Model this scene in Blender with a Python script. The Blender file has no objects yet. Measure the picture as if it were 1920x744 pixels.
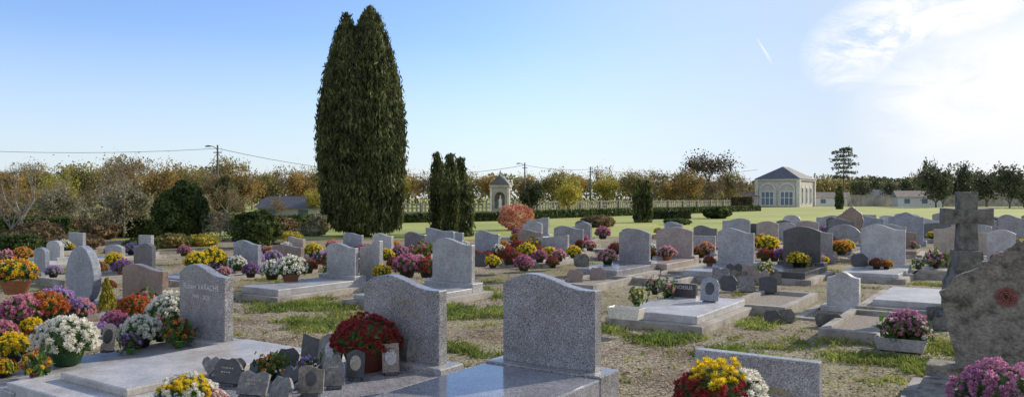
import bpy, math, random
import numpy as np
from mathutils import Vector, Matrix, noise as mnoise
R = random.Random(7)
NR = np.random.default_rng(11)
scene = bpy.context.scene
COL = scene.collection
H = 1.7; F = 1440.0; HY = 370.0
A = math.radians(34)
CA, SA = math.cos(A), math.sin(A)
def G(px, py, z=0.0):
    Y = (H - z) * F / (py - HY)
    return ((px - 960) / F * Y, Y)
def D(px, d):
    return ((px - 960) / F * d, d)
def ZT(py, d):
    return H - (py - HY) * d / F

# ------------------------------------------------------------ materials
def newmat(name):
    m = bpy.data.materials.new(name); m.use_nodes = True
    nt = m.node_tree; nt.nodes.clear()
    out = nt.nodes.new('ShaderNodeOutputMaterial')
    return m, nt, out
def nd(nt, t, **kw):
    n = nt.nodes.new(t)
    for k, v in kw.items(): setattr(n, k, v)
    return n
def ramp(nt, stops, interp='LINEAR'):
    n = nt.nodes.new('ShaderNodeValToRGB'); cr = n.color_ramp; cr.interpolation = interp
    cr.elements[0].position = stops[0][0]; cr.elements[0].color = (*stops[0][1], 1)
    cr.elements[1].position = stops[-1][0]; cr.elements[1].color = (*stops[-1][1], 1)
    for p, c in stops[1:-1]:
        e = cr.elements.new(p); e.color = (*c, 1)
    return n
def noise_tex(nt, scale, detail=3, coord='Object', rough=.55):
    tc = nd(nt, 'ShaderNodeTexCoord'); n = nd(nt, 'ShaderNodeTexNoise')
    n.inputs['Scale'].default_value = scale; n.inputs['Detail'].default_value = detail
    n.inputs['Roughness'].default_value = rough
    nt.links.new(tc.outputs[coord], n.inputs['Vector'])
    return n
def mixc(nt, mode, fac, a, b):
    m = nd(nt, 'ShaderNodeMix', data_type='RGBA', blend_type=mode)
    for sock, v in ((m.inputs[0], fac), (m.inputs[6], a), (m.inputs[7], b)):
        if hasattr(v, 'links'): nt.links.new(v, sock)
        elif isinstance(v, (tuple, list)): sock.default_value = (*v, 1)
        else: sock.default_value = v
    return m.outputs[2]
def mul(c, k): return tuple(min(1, x * k) for x in c)

def granite(name, c, rough=.35, speck=.6, scale=105):
    m, nt, out = newmat(name)
    n1 = noise_tex(nt, scale, 2); n2 = noise_tex(nt, 3.0, 5); n4 = noise_tex(nt, 14.0, 5)
    r1 = ramp(nt, [(0.36, mul(c, 1 - speck)), (0.45, c), (0.56, c), (0.66, mul(c, 1 + speck * 1.3))])
    nt.links.new(n1.outputs['Fac'], r1.inputs['Fac'])
    r2 = ramp(nt, [(0.3, (.70, .69, .67)), (0.7, (1.12, 1.12, 1.12))])
    nt.links.new(n2.outputs['Fac'], r2.inputs['Fac'])
    r4 = ramp(nt, [(0.3, (.84, .83, .80)), (0.6, (1.05, 1.05, 1.05))]); nt.links.new(n4.outputs['Fac'], r4.inputs['Fac'])
    cc = mixc(nt, 'MULTIPLY', 1.0, r1.outputs['Color'], r2.outputs['Color'])
    cc = mixc(nt, 'MULTIPLY', 1.0, cc, r4.outputs['Color'])
    b = nd(nt, 'ShaderNodeBsdfPrincipled')
    nt.links.new(cc, b.inputs['Base Color'])
    rr = nd(nt, 'ShaderNodeMapRange'); rr.inputs['To Min'].default_value = rough * .7; rr.inputs['To Max'].default_value = rough * 1.5
    nt.links.new(n2.outputs['Fac'], rr.inputs['Value']); nt.links.new(rr.outputs[0], b.inputs['Roughness'])
    nt.links.new(b.outputs[0], out.inputs[0])
    return m
def rough_mat(name, c, var=.35, scale=6, rough=.85, bump=.3, bscale=40, stain=None):
    m, nt, out = newmat(name)
    n1 = noise_tex(nt, scale, 6); n2 = noise_tex(nt, bscale, 4)
    r1 = ramp(nt, [(0.28, mul(c, 1 - var)), (0.5, c), (0.72, mul(c, 1 + var))])
    if stain:
        r1 = ramp(nt, [(0.3, stain), (0.48, c), (0.72, mul(c, 1 + var))])
    nt.links.new(n1.outputs['Fac'], r1.inputs['Fac'])
    r2 = ramp(nt, [(0.3, (.75, .75, .75)), (0.7, (1.15, 1.15, 1.15))]); nt.links.new(n2.outputs['Fac'], r2.inputs['Fac'])
    cc = mixc(nt, 'MULTIPLY', 1.0, r1.outputs['Color'], r2.outputs['Color'])
    b = nd(nt, 'ShaderNodeBsdfPrincipled'); b.inputs['Roughness'].default_value = rough
    nt.links.new(cc, b.inputs['Base Color'])
    bp = nd(nt, 'ShaderNodeBump'); bp.inputs['Strength'].default_value = bump; bp.inputs['Distance'].default_value = .02
    nt.links.new(n2.outputs['Fac'], bp.inputs['Height']); nt.links.new(bp.outputs[0], b.inputs['Normal'])
    nt.links.new(b.outputs[0], out.inputs[0])
    return m
def leafmat(name, stops, transl=.35, clump=1.2, dark=.45, rough=.6):
    m, nt, out = newmat(name)
    g = nd(nt, 'ShaderNodeNewGeometry')
    n = noise_tex(nt, clump, 3)
    r = ramp(nt, stops); 
    mx = nd(nt, 'ShaderNodeMath', operation='MULTIPLY_ADD'); mx.inputs[1].default_value = .55
    nt.links.new(g.outputs['Random Per Island'], mx.inputs[0])
    m2 = nd(nt, 'ShaderNodeMath', operation='MULTIPLY_ADD'); m2.inputs[1].default_value = 1.6; m2.inputs[2].default_value = -.58
    nt.links.new(n.outputs['Fac'], m2.inputs[0]); nt.links.new(m2.outputs[0], mx.inputs[2])
    nt.links.new(mx.outputs[0], r.inputs['Fac'])
    n3 = noise_tex(nt, clump * 2.6, 2)
    r3 = ramp(nt, [(0.35, (dark, dark, dark)), (0.65, (1.25, 1.25, 1.25))]); nt.links.new(n3.outputs['Fac'], r3.inputs['Fac'])
    cc = mixc(nt, 'MULTIPLY', 1.0, r.outputs['Color'], r3.outputs['Color'])
    b = nd(nt, 'ShaderNodeBsdfPrincipled'); b.inputs['Roughness'].default_value = rough
    b.inputs['Specular IOR Level'].default_value = .25
    nt.links.new(cc, b.inputs['Base Color'])
    t = nd(nt, 'ShaderNodeBsdfTranslucent'); nt.links.new(cc, t.inputs['Color'])
    ms = nd(nt, 'ShaderNodeMixShader'); ms.inputs[0].default_value = transl
    nt.links.new(b.outputs[0], ms.inputs[1]); nt.links.new(t.outputs[0], ms.inputs[2]); nt.links.new(ms.outputs[0], out.inputs[0])
    return m
def plain(name, c, rough=.5, metal=0):
    return rough_mat(name, c, var=.12, scale=5, rough=rough, bump=.05)

M = {}
M['grey'] = granite('granite_grey', (.355, .355, .36))
M['midgrey'] = granite('granite_mid_grey', (.275, .27, .28), .25, .72)
M['blue'] = granite('granite_blue_grey', (.27, .29, .33))
M['dark'] = granite('granite_dark', (.08, .08, .085), .2)
M['charcoal'] = granite('granite_charcoal', (.15, .15, .16), .22)
M['slabpol'] = granite('granite_polished_slab', (.27, .275, .30), .12, .5)
M['brown'] = granite('granite_brown', (.26, .195, .155), .3)
M['pink'] = granite('granite_pink', (.37, .31, .275), .35)
M['beige'] = granite('granite_beige', (.40, .35, .28), .5, .3)
M['light'] = granite('granite_light', (.46, .455, .45), .4, .35)
M['pale'] = granite('granite_pale_ledger', (.45, .425, .395), .35, .25)
M['pblack'] = rough_mat('black_plaque_granite', (.05, .047, .047), .4, 20, .4, .1)
M['pgrey'] = rough_mat('grey_plaque_stone', (.19, .18, .165), .4, 20, .6, .5)
M['rough'] = rough_mat('rough_granite', (.22, .195, .155), .5, 10, .9, 1.0, 40, stain=(.075, .068, .046))
M['oldstone'] = rough_mat('weathered_stone', (.15, .14, .12), .55, 8, .95, .9, 36, stain=(.045, .043, .034))
M['concrete'] = rough_mat('concrete', (.28, .25, .20), .3, 4, .9, .3, 60, stain=(.15, .135, .105))
M['kerb'] = rough_mat('weathered_kerb', (.34, .31, .265), .35, 4, .9, .4, 60, stain=(.16, .145, .115))
M['gravelfill'] = rough_mat('gravel_fill', (.32, .28, .225), .5, 30, .95, 1.0, 120)
M['gold'] = plain('gold_lettering', (.50, .38, .17), .35)
M['dullgold'] = plain('faded_gold_lettering', (.42, .36, .24), .5)
M['white_ink'] = plain('pale_lettering', (.66, .65, .62), .6)
M['terracotta'] = rough_mat('terracotta', (.42, .18, .10), .25, 8, .8, .1)
M['redpot'] = rough_mat('red_pot', (.30, .09, .06), .2, 8, .4, .05)
M['greenpot'] = plain('green_pot', (.12, .36, .05), .4)
M['darkpot'] = plain('dark_green_pot', (.02, .09, .03), .4)
M['blackpot'] = plain('black_pot', (.03, .026, .023), .5)
M['greypot'] = rough_mat('grey_pot', (.34, .33, .32), .2, 8, .7, .1)
M['whitepot'] = plain('cream_plastic', (.72, .68, .58), .4)
M['bark'] = rough_mat('bark', (.15, .12, .085), .4, 5, .95, .6, 20)
M['palebark'] = rough_mat('pale_bark', (.25, .215, .17), .4, 5, .95, .6, 20)
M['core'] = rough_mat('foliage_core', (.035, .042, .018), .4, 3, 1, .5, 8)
M['plaster'] = rough_mat('plaster_wall', (.50, .47, .42), .2, 1.2, .9, .1, 20)
M['stonetrim'] = rough_mat('pale_stone_trim', (.62, .59, .53), .2, 2, .9, .1, 20)
M['slate'] = rough_mat('slate_roof', (.12, .115, .12), .3, 2, .6, .3, 12)
M['tile'] = rough_mat('tile_roof', (.27, .22, .185), .35, 1.5, .85, .3, 12)
M['glass'] = plain('window_glass', (.12, .18, .26), .08)
M['whitepaint'] = plain('white_paint', (.74, .73, .71), .5)
M['wall'] = rough_mat('old_wall', (.38, .345, .285), .35, .8, .95, .3, 10, stain=(.22, .195, .15))
M['metal'] = plain('dark_weathered_pole', (.075, .07, .062), .7)
M['wire'] = plain('wire_black', (.03, .03, .03), .7)
M['cypress'] = leafmat('cypress_leaves', [(0.05, (.034, .046, .016)), (.45, (.088, .108, .034)), (.95, (.21, .225, .08))], .28, .9, .5)
M['autumn'] = leafmat('autumn_leaves', [(0.05, (.12, .11, .04)), (.3, (.23, .17, .06)), (.5, (.39, .24, .075)), (.75, (.50, .33, .09)), (1, (.32, .19, .07))], .45, .30, .6)
M['autumn2'] = leafmat('olive_autumn_leaves', [(0.05, (.09, .105, .04)), (.35, (.18, .18, .065)), (.6, (.32, .265, .09)), (.85, (.42, .30, .11)), (1, (.26, .19, .09))], .45, .35, .6)
M['yellowleaf'] = leafmat('yellow_leaves', [(0.1, (.17, .20, .035)), (.45, (.42, .37, .06)), (.9, (.62, .49, .09))], .5, .6, .65)
M['green'] = leafmat('green_leaves', [(0.1, (.032, .058, .018)), (.5, (.08, .12, .03)), (.95, (.18, .22, .06))], .35, 1.2, .5)
M['darkgreen'] = leafmat('dark_green_leaves', [(0.1, (.028, .042, .018)), (.6, (.06, .082, .03)), (.95, (.11, .13, .05))], .3, .8, .5)
M['fargreen'] = leafmat('hazy_green_leaves', [(0.1, (.055, .07, .04)), (.6, (.10, .115, .06)), (.95, (.16, .17, .08))], .35, .5, .6)  # dark green lightened, distance haze put into the leaf colour
M['darkred'] = leafmat('dark_crown_leaves', [(0.1, (.055, .05, .03)), (.6, (.11, .09, .055)), (.95, (.19, .145, .08))], .4, .5, .6)
M['olive'] = leafmat('olive_leaves', [(0.1, (.15, .14, .08)), (.5, (.26, .24, .145)), (.95, (.42, .39, .26))], .4, 1.0, .65)
M['brownleaf'] = leafmat('brown_leaves', [(0.1, (.11, .085, .05)), (.5, (.22, .16, .085)), (.95, (.35, .26, .14))], .45, .4, .6)
M['redshrub'] = leafmat('red_shrub_leaves', [(0.1, (.35, .12, .07)), (.5, (.62, .27, .17)), (.95, (.78, .45, .32))], .45, 1.5, .7)
M['potleaf'] = leafmat('pot_plant_leaves', [(0.1, (.03, .07, .018)), (.5, (.08, .155, .035)), (.95, (.19, .27, .07))], .35, 8, .55)
M['grass'] = leafmat('grass_blades', [(0.1, (.09, .14, .025)), (.45, (.19, .25, .05)), (.75, (.34, .34, .09)), (1, (.48, .40, .19))], .5, .7, .65)
M['litter'] = leafmat('fallen_leaves', [(0.1, (.12, .07, .03)), (.6, (.30, .20, .09)), (1, (.52, .40, .21))], .2, 3, .7)
def petal(name, a, b):
    return leafmat(name, [(0.05, mul(a, .65)), (.45, a), (.95, b)], .4, 9, .8, .7)
FL = {
 'white': petal('white_petals', (.76, .73, .62), (.90, .89, .82)),
 'yellow': petal('yellow_petals', (.76, .54, .02), (.90, .74, .07)),
 'red': petal('dark_red_petals', (.30, .035, .035), (.50, .10, .085)),
 'magenta': petal('magenta_petals', (.48, .13, .27), (.70, .32, .46)),
 'mauve': petal('mauve_pink_petals', (.50, .20, .34), (.74, .42, .56)),
 'pink': petal('pink_petals', (.68, .28, .35), (.86, .52, .56)),
 'lilac': petal('lilac_petals', (.44, .29, .54), (.64, .47, .70)),
 'orange': petal('orange_petals', (.64, .25, .04), (.82, .45, .09)),
 'purple': petal('purple_petals', (.28, .10, .34), (.46, .23, .50)),
 'rust': petal('rust_petals', (.48, .12, .04), (.66, .24, .07)),
}
# ------------------------------------------------------------ object helpers
def mk(name, V, Fc, mats, parent=None, smooth=False, bevel=0, midx=None):
    me = bpy.data.meshes.new(name)
    V = V.tolist() if hasattr(V, 'tolist') else V
    Fc = Fc.tolist() if hasattr(Fc, 'tolist') else Fc
    me.from_pydata(V, [], Fc)
    for m in (mats if isinstance(mats, list) else [mats]): me.materials.append(m)
    if midx is not None: me.polygons.foreach_set('material_index', midx)
    if smooth: me.polygons.foreach_set('use_smooth', [True] * len(me.polygons))
    me.update()
    o = bpy.data.objects.new(name, me); COL.objects.link(o)
    if parent: o.parent = parent
    if bevel:
        b = o.modifiers.new('bevel', 'BEVEL'); b.width = bevel; b.segments = 2; b.limit_method = 'ANGLE'; b.angle_limit = math.radians(40)
    return o
def tag(o, label, cat, group=None, kind=None):
    o['label'] = label; o['category'] = cat
    if group: o['group'] = group
    if kind: o['kind'] = kind
    return o
def empty(name, loc, rz=0, label='', cat='', group=None):
    o = bpy.data.objects.new(name, None); COL.objects.link(o)
    o.location = loc; o.rotation_euler = (0, 0, rz); o.empty_display_size = .1
    return tag(o, label, cat, group)
BF = [(0, 3, 2, 1), (4, 5, 6, 7), (0, 1, 5, 4), (1, 2, 6, 5), (2, 3, 7, 6), (3, 0, 4, 7)]
def boxes(name, lst, mat, parent=None, bevel=.006):
    V = []; Fc = []
    for (x0, x1, y0, y1, z0, z1) in lst:
        b = len(V)
        V += [(x0, y0, z0), (x1, y0, z0), (x1, y1, z0), (x0, y1, z0), (x0, y0, z1), (x1, y0, z1), (x1, y1, z1), (x0, y1, z1)]
        Fc += [tuple(b + i for i in f) for f in BF]
    return mk(name, V, Fc, mat, parent, bevel=bevel)
def prism(name, pts, y0, y1, mat, parent=None, bevel=.006):
    n = len(pts)
    V = [(x, y0, z) for x, z in pts] + [(x, y1, z) for x, z in pts]
    Fc = [tuple(range(n)), tuple(reversed(range(n, 2 * n)))]
    Fc += [(i, i + n, (i + 1) % n + n, (i + 1) % n) for i in range(n)]
    return mk(name, V, Fc, mat, parent, bevel=bevel)
def text_mesh(name, s, size, loc, mat, parent, rot=(math.pi / 2, 0, 0)):
    cu = bpy.data.curves.new(name, 'FONT'); cu.body = s; cu.size = size; cu.align_x = 'CENTER'; cu.extrude = .001
    to = bpy.data.objects.new(name, cu); COL.objects.link(to)
    dg = bpy.context.evaluated_depsgraph_get()
    me = bpy.data.meshes.new_from_object(to.evaluated_get(dg))
    bpy.data.objects.remove(to)
    me.materials.clear(); me.materials.append(mat)
    o = bpy.data.objects.new(name, me); COL.objects.link(o); o.parent = parent; o.location = loc; o.rotation_euler = rot
    return o
def lathe(name, prof, n, mat, parent=None, smooth=True, sx=1, sy=1):
    V = []; Fc = []
    for r, z in prof:
        for i in range(n):
            a = 2 * math.pi * i / n; V.append((r * sx * math.cos(a), r * sy * math.sin(a), z))
    for k in range(len(prof) - 1):
        for i in range(n):
            j = (i + 1) % n; Fc.append((k * n + i, k * n + j, (k + 1) * n + j, (k + 1) * n + i))
    Fc.append(tuple(reversed(range(n)))); Fc.append(tuple(range((len(prof) - 1) * n, len(prof) * n)))
    return mk(name, V, Fc, mat, parent, smooth=smooth)
def tubes(segs, n=5):
    V = []; Fc = []
    for p0, p1, r0, r1 in segs:
        p0 = Vector(p0); p1 = Vector(p1); d = (p1 - p0)
        if d.length < 1e-5: continue
        d.normalize(); a = d.orthogonal().normalized(); b = d.cross(a); k = len(V)
        for p, r in ((p0, r0), (p1 + d * r1 * .3, r1)):
            for i in range(n):
                t = 2 * math.pi * i / n; V.append(tuple(p + a * (r * math.cos(t)) + b * (r * math.sin(t))))
        for i in range(n):
            j = (i + 1) % n; Fc.append((k + i, k + j, k + n + j, k + n + i))
        Fc.append(tuple(k + n + i for i in range(n)))
    return V, Fc
def grow(rng, p, d, L, r, depth, segs, tips, spread=.6, up=.15, nb=(2, 4), ratio=.68):
    p = Vector(p); d = Vector(d).normalized()
    k = 3
    for i in range(k):
        nd_ = (d + Vector((rng.uniform(-1, 1), rng.uniform(-1, 1), rng.uniform(-.6, 1))) * .16 + Vector((0, 0, up * .3))).normalized()
        q = p + nd_ * (L / k); r1 = r * .85
        segs.append((p, q, r, r1)); p, d, r = q, nd_, r1
    if depth == 0: tips.append(tuple(p)); return
    for _ in range(rng.randint(*nb)):
        v = Vector((rng.uniform(-1, 1), rng.uniform(-1, 1), rng.uniform(-.4, .9)))
        grow(rng, p, d + v * spread + Vector((0, 0, up)), L * ratio * rng.uniform(.8, 1.15), r * .7, depth - 1, segs, tips, spread, up, nb, ratio)
def leafquads(P, size, nr, up=0.0, aspect=1.0, jitter=.4):
    n = len(P); P = np.asarray(P, float)
    a = nr.normal(size=(n, 3)); a[:, 2] += up * 2.5; a /= np.linalg.norm(a, axis=1)[:, None] + 1e-9
    b = np.cross(a, nr.normal(size=(n, 3))); b /= np.linalg.norm(b, axis=1)[:, None] + 1e-9
    s = size * (1 + jitter * nr.uniform(-1, 1, size=(n, 1)))
    a = a * s * .5 * aspect; b = b * s * .5
    V = np.empty((n, 4, 3)); V[:, 0] = P - a; V[:, 1] = P + b * .8 ; V[:, 2] = P + a; V[:, 3] = P - b * .8
    return V.reshape(-1, 3), np.arange(n * 4).reshape(n, 4)
def blobpts(nr, c, rad, n, shell=.5):
    v = nr.normal(size=(n, 3)); v /= np.linalg.norm(v, axis=1)[:, None]
    r = (shell + (1 - shell) * nr.random((n, 1)))
    return np.asarray(c) + v * r * np.asarray(rad)
def clump_crown(nr, c, rad, nclump, per, crad, size, shell=.35, up=0, aspect=1.3):
    C = blobpts(nr, c, np.asarray(rad) * .85, nclump, shell)
    P = []
    for q in C:
        k = crad * nr.uniform(.6, 1.25); m = int(per * nr.uniform(.6, 1.3))
        P.append(q + nr.normal(size=(m, 3)) * k * .45)
    return leafquads(np.concatenate(P), size, nr, up, aspect)

# ------------------------------------------------------------ world & sun
SUN_AZ, SUN_EL = 58, 26
w = bpy.data.worlds.new("World"); scene.world = w; w.use_nodes = True
nt = w.node_tree; nt.nodes.clear()
wo = nt.nodes.new('ShaderNodeOutputWorld'); bg = nt.nodes.new('ShaderNodeBackground')
sky = nt.nodes.new('ShaderNodeTexSky'); sky.sky_type = 'NISHITA'; sky.sun_disc = False
sky.sun_elevation = math.radians(SUN_EL); sky.sun_rotation = math.radians(SUN_AZ)
sky.air_density = 1.0; sky.dust_density = .5; sky.ozone_density = 1.5
tc = nt.nodes.new('ShaderNodeTexCoord')
sep = nt.nodes.new('ShaderNodeSeparateXYZ'); nt.links.new(tc.outputs['Generated'], sep.inputs[0])
def mth(op, a, b=None, clamp=False):
    n = nt.nodes.new('ShaderNodeMath'); n.operation = op; n.use_clamp = clamp
    for i, v in enumerate((a, b)):
        if v is None: continue
        if isinstance(v, (int, float)): n.inputs[i].default_value = v
        else: nt.links.new(v, n.inputs[i])
    return n.outputs[0]
yy = mth('MAXIMUM', sep.outputs[1], .05)
U = mth('DIVIDE', sep.outputs[0], yy); Vv = mth('DIVIDE', sep.outputs[2], yy)
def streak(px0, py0, px1, py1, wid, gain, pw=4):
    u0, v0, u1, v1 = (px0 - 960) / F, (HY - py0) / F, (px1 - 960) / F, (HY - py1) / F
    cu, cv = (u0 + u1) / 2, (v0 + v1) / 2; L = math.hypot(u1 - u0, v1 - v0) / 2; dx, dy = (u1 - u0) / 2 / L, (v1 - v0) / 2 / L
    du = mth('SUBTRACT', U, cu); dv = mth('SUBTRACT', Vv, cv)
    a = mth('ADD', mth('MULTIPLY', du, dx / L), mth('MULTIPLY', dv, dy / L))
    b = mth('ADD', mth('MULTIPLY', du, -dy * F / wid), mth('MULTIPLY', dv, dx * F / wid))
    r2 = mth('ADD', mth('POWER', mth('ABSOLUTE', a), pw), mth('MULTIPLY', b, b))
    return mth('MULTIPLY', mth('SUBTRACT', 1.0, r2, True), gain)
nz = nt.nodes.new('ShaderNodeTexNoise'); nz.inputs['Scale'].default_value = 10; nz.inputs['Detail'].default_value = 9; nz.inputs['Roughness'].default_value = .68; nz.inputs['Distortion'].default_value = 1.0
mp = nt.nodes.new('ShaderNodeMapping'); mp.inputs['Scale'].default_value = (1, 1, 2.6); mp.inputs['Rotation'].default_value = (0, .5, 0)
nt.links.new(tc.outputs['Generated'], mp.inputs[0]); nt.links.new(mp.outputs[0], nz.inputs['Vector'])
nf = mth('MULTIPLY', mth('SUBTRACT', nz.outputs['Fac'], .36), 3.2, True)
nf2 = mth('ADD', mth('MULTIPLY', nf, .6), .25, True)
S = mth('ADD', streak(1510, 150, 1790, -60, 80, 1.25), streak(1570, 95, 1930, 0, 34, 1.0))
S = mth('ADD', S, streak(1600, 230, 2100, 90, 110, .6))
S = mth('MULTIPLY', S, nf)
S2 = mth('ADD', streak(1722, -20, 1655, 130, 13, .6), streak(1640, 60, 1880, -8, 15, .6))
S2 = mth('MULTIPLY', S2, nf2)
S2 = mth('ADD', S2, streak(1418, 70, 1448, 122, 2.4, .4))
S2 = mth('ADD', S2, streak(1426, 84, 1446, 112, 2.0, .3))
S2 = mth('ADD', S2, streak(1560, 215, 2350, 150, 330, .72, 2))
S = mth('ADD', S, S2, True)
sd = (math.sin(math.radians(48)) * math.cos(math.radians(12)), math.cos(math.radians(48)) * math.cos(math.radians(12)), math.sin(math.radians(12)))
vm = nt.nodes.new('ShaderNodeVectorMath'); vm.operation = 'DOT_PRODUCT'; vm.inputs[1].default_value = sd
nt.links.new(tc.outputs['Generated'], vm.inputs[0])
hz = nt.nodes.new('ShaderNodeMapRange'); hz.interpolation_type = 'SMOOTHSTEP'
hz.inputs['From Min'].default_value = .62; hz.inputs['From Max'].default_value = .95; hz.inputs['To Max'].default_value = .92
nt.links.new(vm.outputs['Value'], hz.inputs['Value'])
def wmix(fac, a, b):
    m = nt.nodes.new('ShaderNodeMix'); m.data_type = 'RGBA'; nt.links.new(fac, m.inputs[0]); nt.links.new(a, m.inputs[6])
    m.inputs[7].default_value = b; return m.outputs[2]
tint = nt.nodes.new('ShaderNodeMix'); tint.data_type = 'RGBA'; tint.blend_type = 'MULTIPLY'; tint.inputs[0].default_value = 1
nt.links.new(sky.outputs[0], tint.inputs[6]); tint.inputs[7].default_value = (1.0, 1.13, 1.46, 1)
c1 = wmix(hz.outputs[0], tint.outputs[2], (4.1, 5.0, 6.1, 1))
hb = mth('MULTIPLY', mth('SUBTRACT', 1.0, mth('MULTIPLY', mth('ABSOLUTE', sep.outputs[2]), 5.0), True), .75)
c1 = wmix(hb, c1, (5.3, 5.8, 6.4, 1))
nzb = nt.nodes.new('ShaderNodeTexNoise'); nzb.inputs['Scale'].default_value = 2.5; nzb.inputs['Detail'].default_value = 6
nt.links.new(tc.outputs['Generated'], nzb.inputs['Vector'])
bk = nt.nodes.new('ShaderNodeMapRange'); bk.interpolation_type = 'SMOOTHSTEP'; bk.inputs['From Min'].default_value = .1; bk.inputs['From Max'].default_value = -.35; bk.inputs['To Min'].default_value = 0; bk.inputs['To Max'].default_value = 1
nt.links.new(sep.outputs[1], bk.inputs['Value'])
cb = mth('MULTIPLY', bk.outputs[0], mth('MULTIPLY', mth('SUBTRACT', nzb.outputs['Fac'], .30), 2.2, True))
c1 = wmix(cb, c1, (6.6, 6.6, 6.7, 1))  # unseen pale cloud added behind the camera to fill the shaded headstone fronts
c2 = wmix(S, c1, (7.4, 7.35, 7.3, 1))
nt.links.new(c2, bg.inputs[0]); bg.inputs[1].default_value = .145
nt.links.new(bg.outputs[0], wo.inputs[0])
sl = bpy.data.lights.new('sun', 'SUN'); sl.energy = 5.0; sl.angle = math.radians(.5); sl.color = (1, .89, .73)
so = bpy.data.objects.new('sun', sl); COL.objects.link(so)
az, el = math.radians(SUN_AZ), math.radians(SUN_EL)
sv = Vector((math.sin(az) * math.cos(el), math.cos(az) * math.cos(el), math.sin(el)))
so.rotation_euler = sv.to_track_quat('Z', 'Y').to_euler()
# camera
cd = bpy.data.cameras.new('camera'); cam = bpy.data.objects.new('camera', cd); COL.objects.link(cam)
cd.sensor_width = 36; cd.lens = 27; cd.clip_end = 3000; cd.clip_start = .05
cam.location = (0, 0, H); cam.rotation_euler = (math.radians(90 - .08), 0, 0); scene.camera = cam
scene.view_settings.view_transform = 'Standard'; scene.view_settings.look = 'None'; scene.view_settings.exposure = 0

# ------------------------------------------------------------ ground
def ground_mat():
    m, nt, out = newmat('gravel_ground')
    tc = nd(nt, 'ShaderNodeTexCoord')
    vo = nd(nt, 'ShaderNodeTexVoronoi'); vo.inputs['Scale'].default_value = 38; nt.links.new(tc.outputs['Object'], vo.inputs['Vector'])
    r = ramp(nt, [(0.0, (.15, .12, .09)), (.35, (.29, .245, .185)), (.7, (.39, .34, .265)), (1, (.54, .485, .40))])
    sp = nd(nt, 'ShaderNodeSeparateColor'); nt.links.new(vo.outputs['Color'], sp.inputs[0]); nt.links.new(sp.outputs[0], r.inputs['Fac'])
    n1 = noise_tex(nt, .9, 8, rough=.65); r1 = ramp(nt, [(.35, (.52, .46, .37)), (.5, (.85, .81, .74)), (.65, (1.12, 1.10, 1.06))]); nt.links.new(n1.outputs['Fac'], r1.inputs['Fac'])
    c = mixc(nt, 'MULTIPLY', 1.0, r.outputs['Color'], r1.outputs['Color'])
    n2 = noise_tex(nt, .45, 7, rough=.7); r2 = ramp(nt, [(.45, (0, 0, 0)), (.60, (1, 1, 1))]); nt.links.new(n2.outputs['Fac'], r2.inputs['Fac'])
    n3 = noise_tex(nt, 25, 4); r3 = ramp(nt, [(.3, (.09, .10, .03)), (.7, (.27, .26, .09))]); nt.links.new(n3.outputs['Fac'], r3.inputs['Fac'])
    f = nd(nt, 'ShaderNodeMath', operation='MULTIPLY'); f.inputs[1].default_value = .5; nt.links.new(r2.outputs['Color'], f.inputs[0])
    c = mixc(nt, 'MIX', f.outputs[0], c, r3.outputs['Color'])
    b = nd(nt, 'ShaderNodeBsdfPrincipled'); b.inputs['Roughness'].default_value = .95; nt.links.new(c, b.inputs['Base Color'])
    b.inputs['Specular IOR Level'].default_value = .2
    bp = nd(nt, 'ShaderNodeBump'); bp.inputs['Strength'].default_value = .9; bp.inputs['Distance'].default_value = .014; bp.invert = True
    nt.links.new(vo.outputs['Distance'], bp.inputs['Height']); nt.links.new(bp.outputs[0], b.inputs['Normal'])
    nt.links.new(b.outputs[0], out.inputs[0]); return m
def lawn_mat():
    m, nt, out = newmat('lawn_grass')
    n1 = noise_tex(nt, .12, 6, rough=.65); n2 = noise_tex(nt, 9, 4)
    r = ramp(nt, [(.3, (.21, .25, .045)), (.5, (.33, .36, .075)), (.7, (.45, .42, .13))]); nt.links.new(n1.outputs['Fac'], r.inputs['Fac'])
    r2 = ramp(nt, [(.3, (.7, .7, .7)), (.7, (1.2, 1.2, 1.2))]); nt.links.new(n2.outputs['Fac'], r2.inputs['Fac'])
    c = mixc(nt, 'MULTIPLY', 1.0, r.outputs['Color'], r2.outputs['Color'])
    b = nd(nt, 'ShaderNodeBsdfPrincipled'); b.inputs['Roughness'].default_value = .9; nt.links.new(c, b.inputs['Base Color'])
    nt.links.new(b.outputs[0], out.inputs[0]); return m
g = mk('ground', [(-1500, -60, 0), (1500, -60, 0), (1500, 2200, 0), (-1500, 2200, 0)], [(0, 1, 2, 3)], ground_mat())
tag(g, 'grey-brown gravel and soil between the graves', 'ground', kind='structure')
lw = mk('lawn', [(-300, 33, .004), (-2, 31, .004), (12, 36, .004), (70, 46, .004), (300, 54, .004), (1400, 1800, .004), (-1400, 1800, .004)], [tuple(range(7))], lawn_mat())
tag(lw, 'sunlit yellow-green lawn beyond the graves', 'lawn', kind='structure')

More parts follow.
